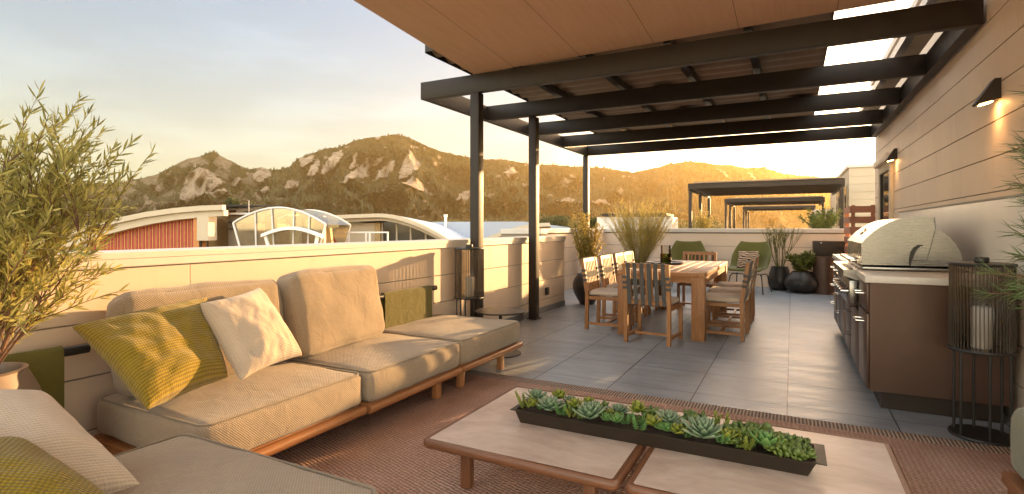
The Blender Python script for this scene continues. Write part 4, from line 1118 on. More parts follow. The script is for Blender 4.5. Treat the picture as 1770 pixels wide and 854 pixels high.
taken = [(o.location.x, o.location.y, o.scale.x) for o in list(COL.objects) if o.name.startswith('succulent')]
rf_ = random.Random(9); nfill = 0
for _ in range(900):
    x = rf_.uniform(TX0 + .02, TX1 - .03); y = rf_.uniform(TY0 + .018, TY1 - .018); r_ = rf_.uniform(.024, .036)
    if all((x - a) ** 2 + (y - b2) ** 2 > (c * .52 + r_ * .45) ** 2 for a, b2, c in taken) and nfill < 70:
        taken.append((x, y, r_)); nfill += 1
        o = bpy.data.objects.new('succulent', MS[rf_.choice(('green', 'lime', 'sedum', 'jade', 'jade2', 'sedum', 'green'))]); COL.objects.link(o)
        o.location = (x, y, .328 + rf_.uniform(0, .014)); o.scale = (r_, r_, r_); o.rotation_euler = (rf_.uniform(-.3, .3), rf_.uniform(-.3, .3), rf_.uniform(0, 6))
        tag(o, 'tiny green filler plant squeezed between the bigger succulents of the trough', 'succulent', 'filler succulents in the trough')

# ================================================================== LANTERNS, SIDE TABLE
def lantern(lab, x, y, rz=0):
    g = thing('lantern', lab, 'lantern', (x, y, 0), rz, 'tall ribbed glass lanterns')
    r = .155
    b = BM(); lathe(b, [(0, 0), (r, 0), (r + .004, .008), (r, .018), (0, .018)], 48); obj('base_plate', b, M['black'], g)
    for i in range(6):
        a = 2 * math.pi * (i + .35) / 6; b = BM(); cyl(b, ((r - .022) * math.cos(a), (r - .022) * math.sin(a), .018), ((r - .022) * math.cos(a), (r - .022) * math.sin(a), .512), .0075, 10); obj('leg', b, M['black'], g)
    b = BM(); lathe(b, [(0, .512), (r + .004, .512), (r + .008, .520), (r + .004, .530), (0, .530)], 48); obj('shelf', b, M['black'], g)
    # ribbed glass drum: fluted thin wall
    n = 180; pr = []
    for i in range(n):
        a = 2 * math.pi * i / n; rr = (r - .008) + .0028 * abs(math.sin(a * 30)); pr.append((rr * math.cos(a), rr * math.sin(a)))
    b = BM(); A_ = [b.verts.new((*p, .531)) for p in pr]; B2 = [b.verts.new((*p, 1.018)) for p in pr]
    for i in range(n): b.faces.new((A_[i], A_[(i + 1) % n], B2[(i + 1) % n], B2[i]))
    gl_ = obj('glass_drum', b, M['smoke'], g, smooth=True)
    b = BM()
    for i in range(52):
        a = 2 * math.pi * i / 52; c = ((r - .004) * math.cos(a), (r - .004) * math.sin(a)); cyl(b, (*c, .531), (*c, 1.019), .0024, 5, cap=False)
    obj('glass_ribs', b, M['rib'], gl_)
    b = BM(); lathe(b, [(0, 1.02), (r + .002, 1.02), (r + .006, 1.028), (r + .002, 1.038), (0, 1.038)], 48); obj('lid', b, M['black'], g)
    b = BM(); lathe(b, [(0, 1.0385), (.028, 1.0385), (.036, 1.046), (.037, 1.062), (.033, 1.072), (.0, 1.073)], 28); obj('knob', b, M['black'], g)
    c = thing('candle', 'white pillar candle inside the lantern ' + ('beside the grill cabinet' if x > 0 else 'behind the sofa'), 'candle', (x, y, .531), 0, 'pillar candles')
    h = .245 if x > 0 else .2
    b = BM(); lathe(b, [(0, 0), (.050, 0), (.050, h - .004), (.046, h), (.03, h - .006), (0, h - .010)], 32); obj('wax', b, M['white'], c)
    b = BM(); cyl(b, (0, 0, h - .010), (.002, 0, h + .012), .0015, 6); obj('wick', b, M['black'], c)
M['rib'] = plain('bronze_tinted_glass_rib', (.055, .045, .035), .2, var=.1, bst=0, spec=.7)
lantern('tall dark ribbed lantern standing beside the grill cabinet', 1.005, 4.15, .2)
lantern('tall bronze ribbed lantern rising behind the end of the sofa', -2.99, 4.78)
st = thing('side_table', 'small round metal side table at the end of the sofa', 'side table', (-2.565, 4.68, 0))
b = BM(); lathe(b, [(0, .412), (.245, .412), (.25, .416), (.25, .424), (.246, .427), (0, .427)], 56); obj('table_top', b, M['bronze'] if 'bronze' in M else M['steel_dark'], st)
b = BM(); cyl(b, (0, 0, .012), (0, 0, .411), .016, 16); obj('stem', b, M['black'], st)
b = BM(); lathe(b, [(0, 0), (.205, 0), (.207, .004), (.203, .010), (0, .0115)], 56); obj('base', b, M['black'], st)

# ================================================================== DINING SET
TX, TY = -1.33, 7.31
dt = thing('dining_table', 'chunky slatted teak dining table ringed by eight or nine chairs', 'dining table', (TX, TY, 0))
dt['label'] = 'chunky teak dining table with a slatted top, set with a black tray'
hw, hl = .49, 1.15
top = BM()
k = 7; wslat = (2 * hw - .16) / k
for i in range(k):
    x = -hw + .08 + wslat * (i + .5); bx(top, x - wslat / 2 + .003, x + wslat / 2 - .003, -hl + .085, hl - .085, .722, .75, bev=.002)
for s in (-1, 1):
    bx(top, s * hw - s * .08 + (0 if s < 0 else .0), s * hw, -hl, hl, .70, .751, bev=.003)
    bx(top, -hw + .083, hw - .083, s * (hl - .08), s * hl, .70, .7495, bev=.003)
obj('tabletop', top, M['teak'], dt)
b = BM()
for s in (-1, 1):
    bx(b, s * (hw - .03) - .012, s * (hw - .03) + .012, -hl + .14, hl - .14, .62, .698); bx(b, -hw + .14, hw - .14, s * (hl - .04) - .012, s * (hl - .04) + .012, .635, .698)
obj('apron', b, M['teak'], dt)
for sx in (-1, 1):
    for sy in (-1, 1):
        b = BM()
        x, y = sx * (hw - .075), sy * (hl - .065)
        bx(b, x - .07, x + .07, y - .06, y - .002, 0, .6985, bev=.004); bx(b, x - .07, x + .07, y + .002, y + .06, 0, .6985, bev=.004)
        obj('leg', b, M['teak'], dt)
tr = thing('serving_tray', 'flat round black tray lying on the dining table', 'tray', (-1.55, 7.55, .752))
b = BM(); lathe(b, [(0, 0), (.22, 0), (.25, .014), (.255, .024), (.246, .024), (.216, .008), (0, .007)], 48); obj('dish', b, M['ceramic'], tr)
vz = thing('hurricane_vase', 'clear and olive glass hurricane standing on the black tray', 'vase', (-1.545, 7.56, .760))
b = BM(); lathe(b, [(.0, .0), (.070, 0), (.074, .01), (.074, .125), (.070, .125), (.070, .012), (0, .012)], 36); obj('olive_base', b, M['liquid'], vz)
b = BM(); lathe(b, [(.066, .020), (.066, .24), (.062, .24), (.062, .020)], 36); obj('glass_cylinder', b, M['glass'], vz)
b = BM(); lathe(b, [(0, .013), (.055, .013), (.055, .10), (0, .10)], 24); obj('green_candle', b, M['s_cand'] if 's_cand' in M else plain('olive_wax', (.16, .17, .02), .4), vz)

def dining_chair(lab, x, y, rz):
    """faces +y before rotation; seat .45 high, back at -y"""
    g = thing('dining_chair', lab, 'dining chair', (x, y, 0), rz, 'teak dining chairs with webbed backs')
    w2, d2 = .235, .235
    for s in (-1, 1):
        b = BM(); bx(b, s * w2 - .02, s * w2 + .02, d2 - .035, d2, 0, .405, bev=.003); obj('leg', b, M['teak'], g)
        b = BM()   # rear leg with the leaning back post in one piece
        pts = [(s * w2 - .02, -d2 - .02, 0), (s * w2 - .02, -d2 + .022, 0), (s * w2 - .02, -d2 + .03, .42), (s * w2 - .02, -d2 - .035, .86), (s * w2 - .02, -d2 - .075, .86), (s * w2 - .02, -d2 - .012, .42)]
        prism(b, pts, (.04, 0, 0)); obj('leg', b, M['teak'], g)
        b = BM(); bx(b, s * w2 - .016, s * w2 + .016, -d2 + .03, d2 - .036, .365, .405); obj('seat_rail', b, M['teak'], g)
        b = BM(); bx(b, s * w2 - .015, s * w2 + .015, -d2 + .024, d2 - .036, .055, .085); obj('stretcher', b, M['teak'], g)
    b = BM(); bx(b, -w2 + .021, w2 - .021, -.015, .015, .058, .082); obj('stretcher', b, M['teak'], g)
    b = BM(); bx(b, -w2 + .021, w2 - .021, d2 - .030, d2 - .006, .365, .405); obj('seat_rail', b, M['teak'], g)
    def yb(z): return -d2 + .009 - .064 * (z - .42) / .44
    def cross(z, h_, t=.022):
        b = BM(); box(b, (0, yb(z), z), (2 * w2 - .041, t, h_), rot=Matrix.Rotation(R(8), 3, 'X')); return b
    obj('top_rail', cross(.838, .045), M['teak'], g); obj('lower_rail', cross(.44, .045), M['teak'], g)
    b = BM()
    for i in range(7):
        xx = -w2 + .055 + i * (2 * w2 - .11) / 6; bar(b, (xx, yb(.46) + .004, .463), (xx, yb(.815) + .004, .815), .020, .014)
    sl = obj('back_slats', b, M['teak'], g)
    for i in range(6):
        xx = -w2 + .045 + i * (2 * w2 - .09) / 5; b = BM()
        bar(b, (xx, yb(.42) - .021, .415), (xx, yb(.862) - .020, .866), .042, .005)
        box(b, (xx, yb(.866) - .001, .8665), (.042, .040, .005)); obj('strap', b, M['strap'], g)
    for s in (-1, 1):
        b = BM()
        for z in (.60, .655, .715): box(b, (s * w2, yb(z) - .0, z), (.0455, .050, .030), rot=Matrix.Rotation(R(8), 3, 'X'))
        obj('webbing_wrap', b, M['strap'], g)
    b = BM(); box(b, (0, yb(.66) + .017, .66), (2 * w2 - .05, .005, .07), rot=Matrix.Rotation(R(8), 3, 'X')); obj('cross_band', b, M['strap'], g)
    b = BM(); cushion(b, .44, .45, .06, .025, .012, n=10, c=(0, .012, .44), wob=.004); obj('seat_pad', b, M['seatpad'], g, smooth=True)
    return g
ch0 = dining_chair('teak chair at the near head of the table showing its grey webbed back', -1.36, 6.02, R(-5))
L_ = [(-2.02, 6.56, 'nearest chair on the left side of the table, slats glowing in the sun'), (-2.03, 7.28, 'second chair on the left side of the table'),
      (-2.03, 7.95, 'third chair on the left side of the table, mostly behind the tabletop'), (-2.05, 8.52, 'farthest chair on the left, a bright sliver of slats')]
for x, y, l in L_: dup(ch0, (x, y, 0), R(-90 + random.uniform(-3, 3)), l)
R__ = [(-.71, 6.66, 'nearest chair on the right side of the table, seen edge-on with a full seat pad'), (-.71, 7.38, 'middle chair on the right side of the table'), (-.71, 8.09, 'farthest chair on the right side, only its back and feet showing')]
for x, y, l in R__: dup(ch0, (x, y, 0), R(90 + random.uniform(-2, 2)), l)
dup(ch0, (-1.30, 8.66, 0), R(180), 'chair at the far head of the table, only its top rail above the tabletop')

# ================================================================== GREEN LOUNGE CHAIRS
def lounge(lab, x, y, rz):
    g = thing('lounge_chair', lab, 'lounge chair', (x, y, 0), rz, 'green shell lounge chairs'); g.scale = (1.1, 1.08, 1.04)
    prof = [(.30, .395), (.27, .425), (.12, .405), (-.06, .375), (-.17, .40), (-.235, .50), (-.27, .64), (-.305, .78), (-.33, .88), (-.345, .905)]
    wid = [.26, .29, .315, .325, .335, .34, .325, .285, .245, .225]; curl = [.0, .01, .04, .11, .20, .20, .13, .07, .03, .02]
    V = []; F = []; nx = 14
    for i, ((py, pz), w_, c_) in enumerate(zip(prof, wid, curl)):
        a = prof[max(0, i - 1)]; c2 = prof[min(len(prof) - 1, i + 1)]; t = Vector((0, c2[0] - a[0], c2[1] - a[1])).normalized(); n_ = Vector((0, -t.z, t.y)) * -1
        if n_.y < 0 and i > 4: n_ = -n_
        if i <= 4 and n_.z < 0: n_ = -n_
        for j in range(nx + 1):
            s = 2 * j / nx - 1; q = Vector((s * w_, py, pz)) + Vector((0, .55, .85)).normalized() * c_ * abs(s) ** 3
            V.append(q)
    for i in range(len(prof) - 1):
        for j in range(nx): k_ = i * (nx + 1) + j; F.append((k_, k_ + 1, k_ + nx + 2, k_ + nx + 1))
    o = obj('shell', (V, F), M['shell'], g, smooth=True)
    m1 = o.modifiers.new('sub', 'SUBSURF'); m1.levels = m1.render_levels = 2
    m2 = o.modifiers.new('sol', 'SOLIDIFY'); m2.thickness = .038; m2.offset = -1
    m3 = o.modifiers.new('bev', 'SUBSURF'); m3.levels = m3.render_levels = 1
    for s in (-1, 1):
        b = BM(); tube(b, [(s * .30, .27, 0), (s * .26, .20, .30), (s * .24, .17, .335), (s * .22, 0, .335), (s * .24, -.15, .335), (s * .26, -.19, .30), (s * .30, -.28, 0)], .0095, 10); obj('leg_frame', b, M['black'], g, smooth=True)
    b = BM(); tube(b, [(-.23, .08, .335), (.23, .08, .335)], .008, 8); obj('crossbar', b, M['black'], g)
    return g
lounge('green shell lounge chair at right, holding the zebra striped pillow', -.74, 11.35, R(168))
lounge('green shell lounge chair at left, mostly hidden behind the dining table', -1.88, 11.30, R(186))
def zebra():
    m, t, b = nodes('striped_fabric'); v = coords(t, 'UV', scale=(1, 1, 1))
    wv = N(t, 'ShaderNodeTexWave', wave_type='BANDS', bands_direction='Y'); t.links.new(v, wv.inputs[0]); wv.inputs['Scale'].default_value = 6.5; wv.inputs['Distortion'].default_value = 8; wv.inputs['Detail'].default_value = 2; wv.inputs['Detail Scale'].default_value = 1.2
    st_ = ramp(t, wv.outputs['Fac'], [(.46, (.035, .025, .025)), (.52, (.62, .42, .28))])
    t.links.new(st_, b.inputs['Base Color']); b.inputs['Roughness'].default_value = .9; return m
M['zebra'] = zebra()
pillow('black and tan zebra striped pillow resting in the right green chair', [(-.93, 11.33, .80), (-.55, 11.25, .80), (-.60, 11.08, .47), (-.96, 11.14, .45)], .13, 'zebra', 5.5, n=20, uvs=(.4, .4), wr=.004)

# ================================================================== POTS AND PLANTS
def pot(name, lab, x, y, prof, mat, soil_z, soil_r, cat='planter', group='pots on the terrace'):
    g = thing(name, lab, cat, (x, y, 0), 0, group)
    b = BM(); lathe(b, prof, 56); obj('vessel', b, M[mat], g, smooth=50)
    b = BM(); lathe(b, [(0, soil_z + .01), (soil_r * .6, soil_z + .006), (soil_r, soil_z)], 40)
    for v in b.verts: v.co.z += .008 * noise.noise(v.co * 40)
    obj('soil', b, M['soil'], g); return g
def bowl(rm, h, ro, ri=None, belly=.45, foot=.5):
    """outer curve from foot through belly to rim, then the inside"""
    pts = [(0, 0), (rm * foot, 0)]
    for i in range(1, 15):
        t = i / 14; r = rm * foot * (1 - t) + ro * t + (rm - (rm * foot * (1 - belly) + ro * belly)) * math.sin(math.pi * t ** (math.log(.5) / math.log(belly)))
        pts.append((r, h * t))
    pts += [(ro + .004, h + .006), (ro - .012, h + .008), (ro - .022, h - .01), (ro - .02, h - .06)]
    return pts
def leafquad(V, F, p, d, side, L, W, bend=.0, n=3):
    """narrow leaf: folded strip with pointed tip"""
    k0 = len(V); nrm = d.cross(side).normalized()
    for i in range(n + 1):
        s = i / n; w_ = W * (math.sin(math.pi * (.10 + .90 * s)) if s < 1 else 0) if n > 1 else W
        c = p + d * L * s + nrm * bend * L * s * s
        V.append(c - side * w_); V.append(c + side * w_)
    for i in range(n): F.append((k0 + 2 * i, k0 + 2 * i + 1, k0 + 2 * i + 3, k0 + 2 * i + 2))
def rv(rnd): return Vector((rnd.gauss(0, 1), rnd.gauss(0, 1), rnd.gauss(0, 1))).normalized()
def stem_path(p, d, L, n, droop, jit, rnd):
    pts = [p.copy()]; d = d.copy()
    for i in range(n):
        d = (d + rv(rnd) * jit + Vector((0, 0, -droop))).normalized(); pts.append(pts[-1] + d * L / n)
    return pts
def taper(n, r0, r1): return [r0 + (r1 - r0) * i / (n - 1) for i in range(n)]

# olive-leaved willow bush in the corner, tall and airy
pc = Vector((-2.93, .92, 0))
pot('plant_pot', 'wide brown stoneware pot holding the airy willow-leaved bush', pc.x, pc.y, bowl(.235, .66, .165, belly=.6, foot=.62), 'brownpot', .615, .145)
def willow():
    rnd = random.Random(5); g = thing('potted_bush', 'tall airy willow-leaved bush filling the left edge of the picture', 'bush', (pc.x, pc.y, .61), 0)
    b = BM(); V = []; F = []
    def leaves(pts, dens, L0, start=.15):
        for i in range(len(pts) - 1):
            t = (i + .5) / (len(pts) - 1)
            if t < start: continue
            ax = (pts[i + 1] - pts[i]); ln = ax.length; ax.normalize()
            for k in range(max(1, int(ln * dens))):
                s = rnd.random(); p = pts[i] + (pts[i + 1] - pts[i]) * s
                o_ = rv(rnd); o_ = (o_ - ax * o_.dot(ax)).normalized()
                d = (ax * rnd.uniform(.55, 1.1) + o_ * rnd.uniform(.35, .9) + Vector((0, 0, rnd.uniform(-.1, .3)))).normalized()
                sd_ = d.cross(rv(rnd)).normalized(); leafquad(V, F, p, d, sd_, L0 * rnd.uniform(.6, 1.35), .0040 * rnd.uniform(.7, 1.3), rnd.uniform(-.3, .3))
    for i in range(22):
        a = rnd.uniform(0, 6.283); lean = rnd.uniform(.10, .50) if i % 8 else .70 if i > 3 else .12
        if i % 2 == 0: a = rnd.uniform(-1.1, 1.5); lean *= 1.12
        d = Vector((math.cos(a) * lean, math.sin(a) * lean, 1)).normalized(); p = Vector((math.cos(a) * .04, math.sin(a) * .04, 0))
        L_ = rnd.uniform(.74, 1.02) * (1.05 - .20 * lean)
        pts = stem_path(p, d, L_, 12, -.01, .07, rnd); tube(b, pts, taper(13, .0085 if i < 4 else .005, .0014), 6)
        leaves(pts, 75, .056, .30)
        for j in range(rnd.randint(9, 13)):
            i0 = rnd.randint(2, 11); ax = (pts[i0 + 1] - pts[i0]).normalized() if i0 < 12 else d
            o_ = rv(rnd); dd2 = (ax * 1.1 + o_ * .75 + Vector((0, 0, .15))).normalized()
            p2 = stem_path(pts[i0], dd2, rnd.uniform(.22, .48), 7, .01, .08, rnd); tube(b, p2, taper(8, .0026, .0008), 4)
            leaves(p2, 100, .054, .1)
            if rnd.random() < .6:
                p3 = stem_path(p2[3], (dd2 + rv(rnd) * .6).normalized(), rnd.uniform(.12, .25), 5, .0, .08, rnd); tube(b, p3, taper(6, .0015, .0006), 4); leaves(p3, 120, .045, .05)
    obj('stems', b, M['bark'], g); obj('leaves', (V, F), M['leaf_olive'], g, smooth=None, uv=False)
    print('willow leaves', len(F) // 3)
willow()

# far pots
pot('plant_pot', 'black egg-shaped pot at the end of the sunlit wall', -2.97, 8.36, bowl(.235, .50, .15, belly=.55, foot=.5), 'ceramic', .46, .13)
pot('plant_pot', 'tall black vase-like pot against the far wall', -.22, 12.02, bowl(.215, .46, .15, belly=.35, foot=.62), 'ceramic', .43, .13)
pot('plant_pot', 'squat round black pot in front of the tall vase', .17, 11.72, bowl(.315, .40, .17, belly=.45, foot=.55), 'ceramic', .37, .15)
pot('plant_pot', 'black pot behind the left chairs, root of the big feathery grass', -2.76, 10.9, bowl(.24, .46, .16, belly=.45, foot=.55), 'ceramic', .43, .14)
def feather(name, lab, loc, n, H, spread, seed, mat='leaf_grass', fr=.35, base_r=.10, w_=.0035, cat='ornamental grass', grp=None):
    rnd = random.Random(seed); g = thing(name, lab, cat, loc, 0, grp); V = []; F = []; b = BM()
    for i in range(n):
        a = rnd.uniform(0, 6.283); rr = base_r * math.sqrt(rnd.random()); lean = spread * rnd.random() ** .7
        p = Vector((math.cos(a) * rr, math.sin(a) * rr, 0)); d = Vector((math.cos(a) * lean, math.sin(a) * lean, 1)).normalized()
        L_ = H * rnd.uniform(.62, 1.05); pts = stem_path(p, d, L_, 9, .012, .035, rnd)
        tube(b, pts, taper(10, w_ * .8, w_ * .3), 4)
        for j in range(3, 9):   # wispy branching plume
            for k in range(4 if j > 4 else 2):
                ax = (pts[j + 1] - pts[j]).normalized() if j < 9 else d
                dd2 = (ax + rv(rnd) * .5).normalized(); leafquad(V, F, pts[j] + (pts[j + 1] - pts[j]) * rnd.random(), dd2, dd2.cross(rv(rnd)).normalized(), rnd.uniform(.05, .14) * H * (1.1 if j < 7 else .7), w_ * .8, rnd.uniform(-.3, .3), 2)
    obj('stems', b, M[mat], g); obj('plumes', (V, F), M[mat], g, smooth=None, uv=False); return g
feather('feather_grass', 'big feathery grass arching behind the left dining chairs', (-2.76, 10.9, .43), 260, 1.42, .62, 21, w_=.0040)
def bushy(name, lab, loc, H, Rr, n, seed, mat, leafL, leafW, cat, stems=12, up=.6, cone=.3, grp=None):
    rnd = random.Random(seed); g = thing(name, lab, cat, loc, 0, grp); V = []; F = []; b = BM()
    for i in range(stems):
        a = rnd.uniform(0, 6.283); lean = cone + rnd.random() * Rr / H
        d = Vector((math.cos(a) * lean, math.sin(a) * lean, 1)).normalized(); L_ = H * rnd.uniform(.6, 1.05)
        pts = stem_path(Vector((math.cos(a) * .03, math.sin(a) * .03, 0)), d, L_, 8, 0, .07, rnd); tube(b, pts, taper(9, .006, .002), 5)
        for k in range(n // stems):
            j = rnd.randint(2, 7); p = pts[j] + (pts[j + 1] - pts[j]) * rnd.random() + rv(rnd) * rnd.random() * .05 * H
            ax = (pts[j + 1] - pts[j]).normalized(); dd2 = (ax * up + rv(rnd)).normalized()
            leafquad(V, F, p, dd2, dd2.cross(rv(rnd)).normalized(), leafL * rnd.uniform(.6, 1.3), leafW * rnd.uniform(.7, 1.2), rnd.uniform(-.4, .4))
    obj('stems', b, M['bark'], g); obj('leaves', (V, F), M[mat], g, smooth=None, uv=False); return g
bushy('potted_shrub', 'sunlit golden small-leaved shrub in the egg-shaped pot', (-2.97, 8.36, .46), 1.0, .22, 5200, 31, 'leaf_grass', .036, .009, 'shrub', 26, .6, .04)
bushy('potted_shrub', 'dense leafy green shrub in the squat round pot', (.17, 11.72, .37), .42, .30, 1500, 33, 'leaf_shrub', .075, .018, 'shrub', 26, .5, .15)
def pencil(name, lab, loc, H, seed, n=26, spread=.45):
    rnd = random.Random(seed); g = thing(name, lab, 'shrub', loc, 0); b = BM()
    def grow(p, d, L_, lvl):
        pts = stem_path(p, d, L_, 5, -.02, .05, rnd); tube(b, pts, taper(6, .0075 - lvl * .0015, .006 - lvl * .0015), 5)
        if lvl < 3:
            for k in range(rnd.choice((2, 2, 3))): grow(pts[-1], ((pts[-1] - pts[-2]).normalized() + rv(rnd) * .33 + Vector((0, 0, .1))).normalized(), L_ * rnd.uniform(.55, .85), lvl + 1)
    for i in range(n):
        a = rnd.uniform(0, 6.283); lean = rnd.uniform(0, spread); grow(Vector((math.cos(a) * .05, math.sin(a) * .05, 0)), Vector((math.cos(a) * lean, math.sin(a) * lean, 1)).normalized(), H * rnd.uniform(.32, .46), 0)
    obj('stems', b, M['leaf_pencil'], g, smooth=True); return g
pencil('potted_shrub', 'leafless pencil-stemmed shrub branching up from the tall vase pot', (-.22, 12.02, .42), .86, 41, 16, .5)
bushy('rooftop_shrub', 'yellow-green shrub on the next terrace left of the second pergola post', P(1216, 398, 22) - Vector((0, 0, .3)), 1.15, .5, 2200, 51, 'leaf_grass', .09, .012, 'shrub', 26, .8, .1)
bushy('rooftop_shrub', 'spiky green shrub under the right end of the second pergola', P(1424, 398, 18) - Vector((0, 0, .2)), .95, .75, 2600, 52, 'leaf_shrub', .16, .012, 'shrub', 26, .8, .2)

# needle-leaved plant at the right edge
def needles():
    rnd = random.Random(61); g = thing('potted_pine', 'spiky long-needled plant reaching in from the right edge', 'plant', (1.08, 3.04, .5)); b = BM(); V = []; F = []
    trunk = [Vector((0, 0, 0)), Vector((.01, 0, .5)), Vector((-.01, .02, 1.0)), Vector((0, 0, 1.42))]; tube(b, trunk, taper(4, .014, .006), 7)
    for i in range(46):
        z = rnd.uniform(.30, 1.42); a = rnd.uniform(2.0, 4.3) if i % 4 else rnd.uniform(0, 6.28)
        d = Vector((math.cos(a), math.sin(a), rnd.uniform(-.1, .5))).normalized(); L_ = rnd.uniform(.14, .33)
        pts = stem_path(Vector((0, 0, z)), d, L_, 5, .0, .06, rnd); tube(b, pts, taper(6, .004, .002), 5)
        for j in range(1, 6):
            for k in range(9):
                ax = (pts[j] - pts[j - 1]).normalized(); dd2 = (ax * .9 + rv(rnd) * .75).normalized()
                leafquad(V, F, pts[j - 1] + (pts[j] - pts[j - 1]) * rnd.random(), dd2, dd2.cross(rv(rnd)).normalized(), rnd.uniform(.06, .13), .0018, rnd.uniform(-.15, .15), 3)
    obj('branches', b, M['bark'], g); obj('needles', (V, F), M['leaf_pine'], g, smooth=None, uv=False)
needles()
pot('plant_pot', 'tall black pot of the needle-leaved plant, at the right edge', 1.10, 3.02, bowl(.14, .55, .115, belly=.6, foot=.75), 'ceramic', .52, .10)

# waste cylinder with the wall cabinet behind it, and the cedar screen
cb = thing('tall_planter', 'plain tall brown metal cylinder beside the round pot', 'planter', (.545, 11.72, 0), 0)
b = BM(); lathe(b, [(0, 0), (.20, 0), (.20, .70), (.19, .70), (.19, .60), (0, .60)], 48); obj('drum', b, M['cab'], cb)
b = BM(); lathe(b, [(0, .601), (.1, .606), (.188, .601)], 32); obj('soil', b, M['soil'], cb)
wc = thing('wall_cabinet', 'dark flat cabinet with a small round knob fixed to the far wall', 'cabinet', (.64, FY, 0))
b = BM(); bx(b, -.28, .28, -.10, -.001, .60, .98, bev=.004); obj('box', b, M['cab'], wc)
b = BM(); bx(b, -.262, .262, -.112, -.101, .617, .963, bev=.002); dr_ = obj('door', b, M['steel_dark'], wc)
b = BM(); cyl(b, (-.13, -.128, .94), (-.13, -.113, .94), .015, 14); obj('knob', b, M['chrome'], dr_)
sc = thing('slatted_screen', 'reddish cedar screen of stacked horizontal boards behind the grill', 'screen', (.92, 11.12, 0))
b = BM()
for x, y in ((.03, .03), (.03, 1.15), (.32, .03)): bx(b, x - .028, x + .028, y - .028, y + .028, 0, 1.64)
obj('posts', b, M['screenwood'], sc)
for i in range(9):
    z = .05 + i * .182
    b = BM(); bx(b, -.022, .36, -.022, .0, z, z + .115); bx(b, -.022, .0, .0005, 1.2, z, z + .115); obj('board', b, M['screenwood'], sc)
ou = thing('wall_outlet', 'small black outdoor socket low on the sunlit wall', 'outlet', (LX, 7.35, .30))
b = BM(); bx(b, .0005, .03, -.05, .05, -.055, .055, bev=.004); obj('cover', b, M['black'], ou)
b = BM(); bx(b, .0305, .036, -.03, .03, -.035, .035, bev=.002); obj('flap', b, M['steel_dark'], ou)

# ================================================================== OUTDOOR KITCHEN
kx, ky0, ky1 = .475, 4.43, 7.75
kt = thing('kitchen_cabinet', 'long brown metal outdoor kitchen cabinet with bar handles and a pale top', 'cabinet', (kx, ky0, 0))
W_, Ln = .735, ky1 - ky0
b = BM(); bx(b, 0, W_, 0, Ln, .125, .868); obj('carcass', b, M['cab'], kt, smooth=None)
b = BM(); bx(b, .07, W_ - .02, .055, Ln - .05, 0, .1245); obj('kick', b, M['steel_dark'], kt, smooth=None)
b = BM(); bx(b, -.03, W_ + .04, -.03, .53, .870, .918, bev=.004); bx(b, -.03, W_ + .04, 1.78, Ln + .02, .870, .918, bev=.004); bx(b, W_ - .02, W_ + .04, .531, 1.779, .870, .918)
obj('countertop', b, M['counter'], kt)
def handle(par, x, y, z, vert, L_=.16):
    b = BM(); h = L_ / 2; o2 = .045
    if vert: tube(b, [(x, y, z - h), (x - o2, y, z - h), (x - o2, y, z + h), (x, y, z + h)], .0055, 8)
    else: tube(b, [(x, y - h, z), (x - o2, y - h, z), (x - o2, y + h, z), (x, y + h, z)], .0055, 8)
    obj('handle', b, M['chrome'], par)
def front(y0, y1, z0, z1, hnd):
    b = BM(); bx(b, -.016, -.001, y0 + .004, y1 - .004, z0 + .004, z1 - .004, bev=.002); d = obj('drawer' if hnd == 'h' else 'door', b, M['cab'], kt)
    if hnd == 'h': handle(d, -.017, (y0 + y1) / 2, z1 - .09 if z1 - z0 < .3 else z1 - .08, False)
    elif hnd == 'l': handle(d, -.017, y0 + .07, (z0 + z1) / 2 + .05, True, .2)
    else: handle(d, -.017, y1 - .07, (z0 + z1) / 2 + .05, True, .2)
front(.012, .53, .66, .865, 'h'); front(.012, .53, .13, .655, 'h')
front(.54, 1.15, .13, .60, 'r'); front(1.155, 1.77, .13, .60, 'l')
front(1.79, 2.30, .13, .655, 'r'); front(1.79, 2.30, .66, .865, 'h'); front(2.305, 2.80, .13, .655, 'l'); front(2.305, 2.80, .66, .865, 'h'); front(2.81, Ln - .01, .13, .43, 'h'); front(2.81, Ln - .01, .435, .655, 'h'); front(2.81, Ln - .01, .66, .865, 'h')

GY0, GY1 = 4.975, 6.20
bs = thing('pale_wall_panel', 'smooth pale panel on the house wall behind the grill', 'wall panel', (WX, 3.85, 0))  # thin paler panel over the lower house wall, trimmed along its top
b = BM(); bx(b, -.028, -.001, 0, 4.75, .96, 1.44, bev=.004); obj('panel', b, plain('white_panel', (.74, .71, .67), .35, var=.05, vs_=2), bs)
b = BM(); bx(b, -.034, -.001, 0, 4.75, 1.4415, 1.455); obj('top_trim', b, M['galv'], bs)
gr = thing('gas_grill', 'stainless gas grill with an arched hood set into the brown cabinet', 'grill', (0, GY0, 0))
def z7(x, y):
    p = onY(1420 + x * .2692, 350 + y * .2692, GY0 + .02); return Vector((p.x, 0, p.z))
GL = GY1 - GY0
hood = [z7(*p) for p in ((256, 400), (256, 262), (290, 226), (330, 190), (380, 156), (430, 130), (480, 110), (530, 99), (570, 95), (615, 93), (670, 94), (724, 98), (729, 170), (700, 285), (674, 374), (585, 372), (600, 330), (625, 290), (646, 274), (620, 272), (590, 290), (570, 320), (562, 360), (560, 405))]
b = BM(); prism(b, [p for p in hood], (0, GL - .04, 0)); bmesh.ops.translate(b, verts=b.verts[:], vec=(0, .02, 0)); hd = obj('hood', b, M['steel'], gr, smooth=25)
rear = [z7(*p) for p in ((566, 408), (566, 330), (600, 250), (680, 180), (731, 172), (770, 184), (820, 216), (862, 262), (892, 310), (908, 360), (910, 414))]
b = BM(); prism(b, rear, (0, GL - .07, 0)); bmesh.ops.translate(b, verts=b.verts[:], vec=(0, .035, 0)); obj('rear_shell', b, M['steel'], gr, smooth=25)
